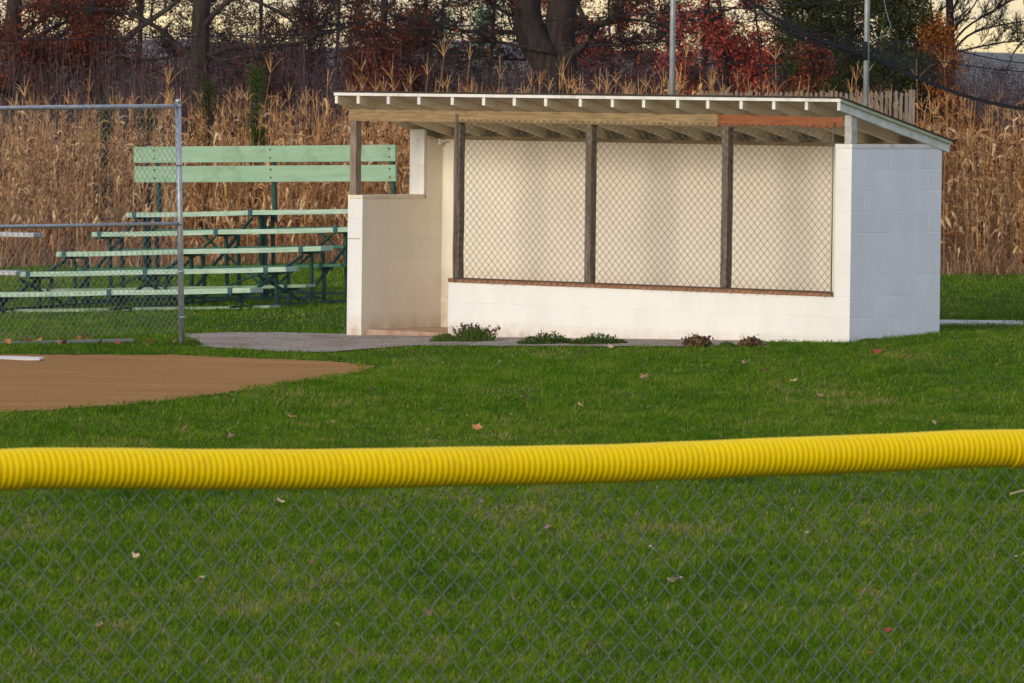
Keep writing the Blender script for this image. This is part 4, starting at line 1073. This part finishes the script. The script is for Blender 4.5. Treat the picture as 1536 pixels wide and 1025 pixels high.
# ------------------------------------------------------------------ weeds along the wall
M_weed = attr_mat('weed_leaves', [(0, (.03, .06, .012)), (.6, (.07, .115, .02)), (1, (.14, .17, .04))], .8, trans=.25)
M_weedb = attr_mat('brown_weed', [(0, (.10, .06, .03)), (.6, (.2, .12, .06)), (1, (.16, .17, .06))], .8, trans=.2)
def tuft(px, py, wpx, hpx, lab, m, kind='tuft', seed=0, spikes=False):
    hpx *= .72; p = gp(px, py); sc_ = F / p[1]; w = wpx / sc_ / 2; h = hpx / sc_; r = np.random.default_rng(seed)
    T = empty('weed_clump', tuple(p)); tag(T, lab, 'weeds', 'weeds along the dugout wall')
    if kind == 'tuft':
        n = 420; X = r.normal(0, w * .42, n); Y = r.normal(0, .09, n); hh = h * r.uniform(.5, 1.15, n) * np.exp(-(X / w) ** 2 * .7); a = r.random(n) * 2 * PI; le = hh * r.uniform(.1, .8, n)
        wd = .005; dx = np.cos(a); sx = np.full(n, 1.0)
        f_ = lambda t, s, q: np.stack([X + dx * le * t * t + (X / w) * hh * .5 * t + s * wd * q, Y + np.sin(a) * le * t * t * .6, hh * t], -1)
        V = np.stack([f_(0, -1, 1), f_(0, 1, 1), f_(.6, 1, .8), f_(.6, -1, .8), f_(1, 0, 0)], 1); b = np.arange(n)[:, None] * 5
        me = np_mesh('blades', V.reshape(-1, 3), b + np.array([[0, 1, 2, 3]]), b + np.array([[3, 2, 4]]), rnd=np.repeat(np.clip(r.normal(.5, .2, n), 0, 1), 5)); link_mesh('blades', me, m, T)
    else:
        n = 700; u = r.random(n) ** .5; a = r.random(n) * 2 * PI; X = u * np.cos(a) * w; Y = u * np.sin(a) * .16; Z = h * (1 - u ** 1.6) * r.uniform(.2, 1.1, n)
        V, Q, R = leaf_quads(np.stack([X, Y, Z + .01], -1), .014 if kind == 'mound' else .02, r, 2, .012); link_mesh('leaves', np_mesh('leaves', V, Q, rnd=R), m, T)
    if spikes or kind == 'spiky':
        n = 22 if spikes else 16; st = []; t = np.linspace(0, 1, 5)
        for i in range(n):
            x = r.uniform(-w, w) * .8; a = r.uniform(-.7, .7) ; L = h * r.uniform(.7, 1.25)
            st.append(np.stack([x + math.sin(a) * L * t, r.normal(0, .05) + .02 * t, math.cos(a) * L * t], -1))
        st = np.array(st); V, Q = tubes_np(st, np.full(st.shape[:2], .005), 4)
        link_mesh('stems', np_mesh('stems', V, Q, rnd=np.full(len(V), .2)), M_weedb, T)
        C = np.concatenate([s[2:] for s in st]); V, Q, R = leaf_quads(C, .018, r, 4, .016); link_mesh('seed_heads', np_mesh('seed_heads', V, Q, rnd=R), attr_mat('seed_head', [(0, (.05, .03, .025)), (1, (.16, .09, .06))], .9), T)
tuft(712, 513, 62, 32, 'tallest grassy weed clump at the left end of the front wall, with dark seed heads', M_weed, 'tuft', 1, True)
tuft(668, 513, 40, 18, 'low grass tuft by the dugout doorway', M_weed, 'tuft', 2)
tuft(820, 517, 88, 22, 'left of the two low green leafy mounds against the front wall', M_weed, 'mound', 3)
tuft(898, 517, 82, 20, 'right of the two low green leafy mounds against the front wall', M_weed, 'mound', 4)
tuft(1047, 520, 40, 18, 'brown spiky weed below the third wire panel', M_weedb, 'spiky', 5)
tuft(1090, 520, 20, 10, 'tiny green tuft between the two brown weeds', M_weed, 'tuft', 6)
tuft(1126, 520, 32, 14, 'smaller brown weed, rightmost along the front wall', M_weedb, 'spiky', 7)
tuft(288, 519, 26, 14, 'dark green grass tuft at the foot of the grey fence post', M_weed, 'tuft', 8)
tuft(1310, 512, 40, 6, 'sparse grass at the foot of the end wall', M_weed, 'tuft', 9)

# ------------------------------------------------------------------ fallen leaves
LM = {}
def leafmat(k, c0, c1): LM[k] = noisy('leaf_' + k, c0, c1, 25, .8)
leafmat('tan', (.42, .28, .17), (.6, .44, .3)); leafmat('pale', (.55, .42, .34), (.75, .62, .52)); leafmat('red', (.2, .025, .03), (.34, .06, .05)); leafmat('orange', (.36, .15, .05), (.5, .24, .09)); leafmat('purple', (.2, .1, .12), (.32, .17, .18)); leafmat('brown', (.2, .11, .06), (.32, .18, .1))
def leaf_geo(seed):
    r = random.Random(seed); b = MB(); n = 15; V = [(0, 0, .006)]; 
    for i in range(n):
        a = 2 * PI * i / n; rad = (.5 + .5 * abs(math.sin(a * 2.5 + .3))) * r.uniform(.75, 1.1); x, y = math.cos(a) * rad, math.sin(a) * rad * .75
        V.append((x, y, .25 * x * x + r.uniform(0, .35) * rad))
    b.v = V; b.f = [[0, 1 + i, 1 + (i + 1) % n] for i in range(n)]
    V2 = [(x, y, z - .02) for x, y, z in V]; b.v = V + V2; m_ = n + 1
    b.f += [[m_, m_ + 1 + (i + 1) % n, m_ + 1 + i] for i in range(n)] + [[1 + (i + 1) % n, 1 + i, m_ + 1 + i, m_ + 1 + (i + 1) % n] for i in range(n)]
    b.m = [0] * len(b.f); b.sm = [False] * len(b.f); return b
leaf_list = [
 (1013, 880, .075, 'pale', 'largest pale curled leaf behind the wire, right of centre'), (977, 830, .05, 'pale', 'pale curled leaf just above the largest one'),
 (204, 843, .05, 'tan', 'tan leaf behind the wire near the left edge'), (468, 852, .04, 'orange', 'orange leaf behind the wire left of centre'),
 (1294, 754, .055, 'purple', 'purple and tan leaf just under the right half of the yellow guard'), (1212, 807, .032, 'tan', 'small tan leaf below the purple one'),
 (1312, 803, .035, 'orange', 'small orange leaf at right behind the wire'), (1330, 955, .05, 'red', 'largest red leaf at lower right behind the wire'), (1298, 922, .03, 'red', 'small red leaf above the largest red one'),
 (1304, 990, .035, 'orange', 'orange leaf lowest at the right behind the wire'), (46, 739, .055, 'pale', 'pale leaf just under the left end of the yellow guard'), (525, 986, .035, 'brown', 'brown leaf near the bottom edge left of centre'),
 (505, 946, .035, 'tan', 'tan leaf above the brown leaf near the bottom edge'), (1530, 843, .05, 'pale', 'pinkish leaf at the right edge behind the wire'),
 (968, 571, .09, 'tan', 'tan pink leaf on the lawn below the third wire panel'), (716, 648, .075, 'orange', 'orange leaf on the lawn just above the yellow guard'), (437, 631, .07, 'orange', 'orange leaf on the lawn below the dirt infield'),
 (347, 661, .06, 'purple', 'dark leaf just above the guard at left'), (1318, 533, .09, 'red', 'red leaf on the lawn in front of the end wall'), (1322, 505, .1, 'purple', 'purple leaf propped at the foot of the end wall'),
]
small = [(750, 548), (275, 652), (1150, 560), (1118, 549), (1368, 540), (1411, 553), (1190, 577), (620, 534), (637, 536), (915, 525), (1148, 525), (790, 600), (870, 614), (1230, 600), (660, 620), (1400, 640), (1080, 640), (560, 590), (500, 640), (120, 650), (820, 800), (300, 880), (640, 930), (890, 980), (150, 950), (1100, 900), (720, 760), (420, 760), (1440, 700)]
fbase = [(10, 518), (43, 516), (66, 521), (88, 520), (97, 519), (108, 517), (118, 513), (126, 510), (134, 515), (172, 515), (178, 520), (190, 518), (222, 522), (225, 517), (263, 517), (60, 515), (150, 519)]
for i, (x, y, s, c, lab) in enumerate(leaf_list):
    p = gp(x, y); o = leaf_geo(i).build('fallen_leaf', LM[c]); o.location = (p[0], p[1], p[2] + .028); o.rotation_euler = (random.uniform(.1, .7), random.uniform(-.4, .4), random.uniform(0, 6)); s *= .62; o.scale = (s, s, s); tag(o, lab, 'leaf', 'fallen leaves on the grass')
lm0 = [leaf_geo(50 + i).build('fallen_leaf', LM[c]) for i, c in enumerate(['tan', 'brown', 'purple', 'orange', 'red', 'brown'])]
first = set()
def put(pts, s, lab, gr, seeds):
    for i, (x, y) in enumerate(pts):
        p = gp(x, y); src = lm0[seeds[i % len(seeds)]]
        if src.name in first: o = src.copy(); COL.objects.link(o)
        else: o = src; first.add(src.name)
        ss = s * random.uniform(.75, 1.3); o.location = (p[0], p[1], p[2] + .03); o.rotation_euler = (random.uniform(.1, .9), random.uniform(-.6, .6), random.uniform(0, 6)); o.scale = (ss, ss, ss); tag(o, lab, 'leaf', gr)
put(small, .034, 'small dull fallen leaf scattered on the lawn', 'small leaves scattered on the lawn', [0, 1, 2])
put(fbase, .05, 'dry fallen leaf caught along the foot of the tall left fence', 'leaves along the foot of the left fence', [3, 4, 5])

# ------------------------------------------------------------------ haze
hm = bpy.data.materials.new('haze_air'); hm.use_nodes = True; hn = hm.node_tree; hn.nodes.remove(hn.nodes['Principled BSDF'])
pv = hn.nodes.new('ShaderNodeVolumePrincipled'); pv.inputs['Color'].default_value = (.80, .88, 1, 1); pv.inputs['Density'].default_value = .00008; pv.inputs['Anisotropy'].default_value = .1
hn.links.new(pv.outputs[0], hn.nodes['Material Output'].inputs['Volume'])
tag(MB().box(-3300, 3300, -60, 3700, -1.6, 32).build('haze', hm), 'faint blue haze over the distant hills', 'haze', kind='stuff')

# ------------------------------------------------------------------ light
w = bpy.data.worlds.new('World'); scene.world = w; w.use_nodes = True; nt = w.node_tree
bg = nt.nodes['Background']
SAZ = math.radians(-128); SEL = math.radians(15)     # sun azimuth measured from +X towards +Y
sdir = np.array([math.cos(SEL) * math.cos(SAZ), math.cos(SEL) * math.sin(SAZ), math.sin(SEL)])
sky = nt.nodes.new('ShaderNodeTexSky'); sky.sky_type = 'NISHITA'; sky.sun_disc = False; sky.sun_elevation = SEL
sky.sun_rotation = math.atan2(sdir[0], sdir[1]); sky.air_density = 1.0; sky.dust_density = 1.5
tc = nt.nodes.new('ShaderNodeTexCoord'); sp = nt.nodes.new('ShaderNodeSeparateXYZ'); nt.links.new(tc.outputs['Generated'], sp.inputs[0])
# thin cloud deck: cream near the horizon, blue grey overhead
cl = ramp(nt, sp.outputs[2], [(0.0, (9.6, 7.2, 2.6)), (.006, (9.6, 7.4, 3.1)), (.03, (6.2, 5.8, 5.0)), (.25, (5.0, 5.3, 6.2)), (1, (4.2, 4.8, 6.0))])
mp = nt.nodes.new('ShaderNodeMapping'); mp.inputs['Scale'].default_value = (9, 9, 90); nt.links.new(tc.outputs['Generated'], mp.inputs[0])
nz = nd(nt, 'ShaderNodeTexNoise', Scale=3.0, Detail=5.0); nt.links.new(mp.outputs[0], nz.inputs['Vector'])
cl2 = mixc(nt, ramp(nt, nz.outputs['Fac'], [(.42, (0, 0, 0)), (.62, (.75, .75, .75))]), cl, mixc(nt, 1.0, cl, (.72, .72, .92), 'MULTIPLY'))
c = mixc(nt, .8, sky.outputs[0], cl2)
nt.links.new(c, bg.inputs['Color']); bg.inputs['Strength'].default_value = .138
sl_ = bpy.data.lights.new('sun', 'SUN'); sl_.energy = 2.0; sl_.angle = math.radians(22); sl_.color = (1, .90, .73)
so = bpy.data.objects.new('sun', sl_); COL.objects.link(so); so.rotation_euler = Vector(-sdir).to_track_quat('-Z', 'Y').to_euler()

scene.view_settings.view_transform = 'Standard'; scene.view_settings.look = 'None'; scene.view_settings.exposure = .22; scene.view_settings.gamma = 1
scene.render.engine = 'CYCLES'
scene.cycles.transparent_max_bounces = 8; scene.cycles.max_bounces = 6
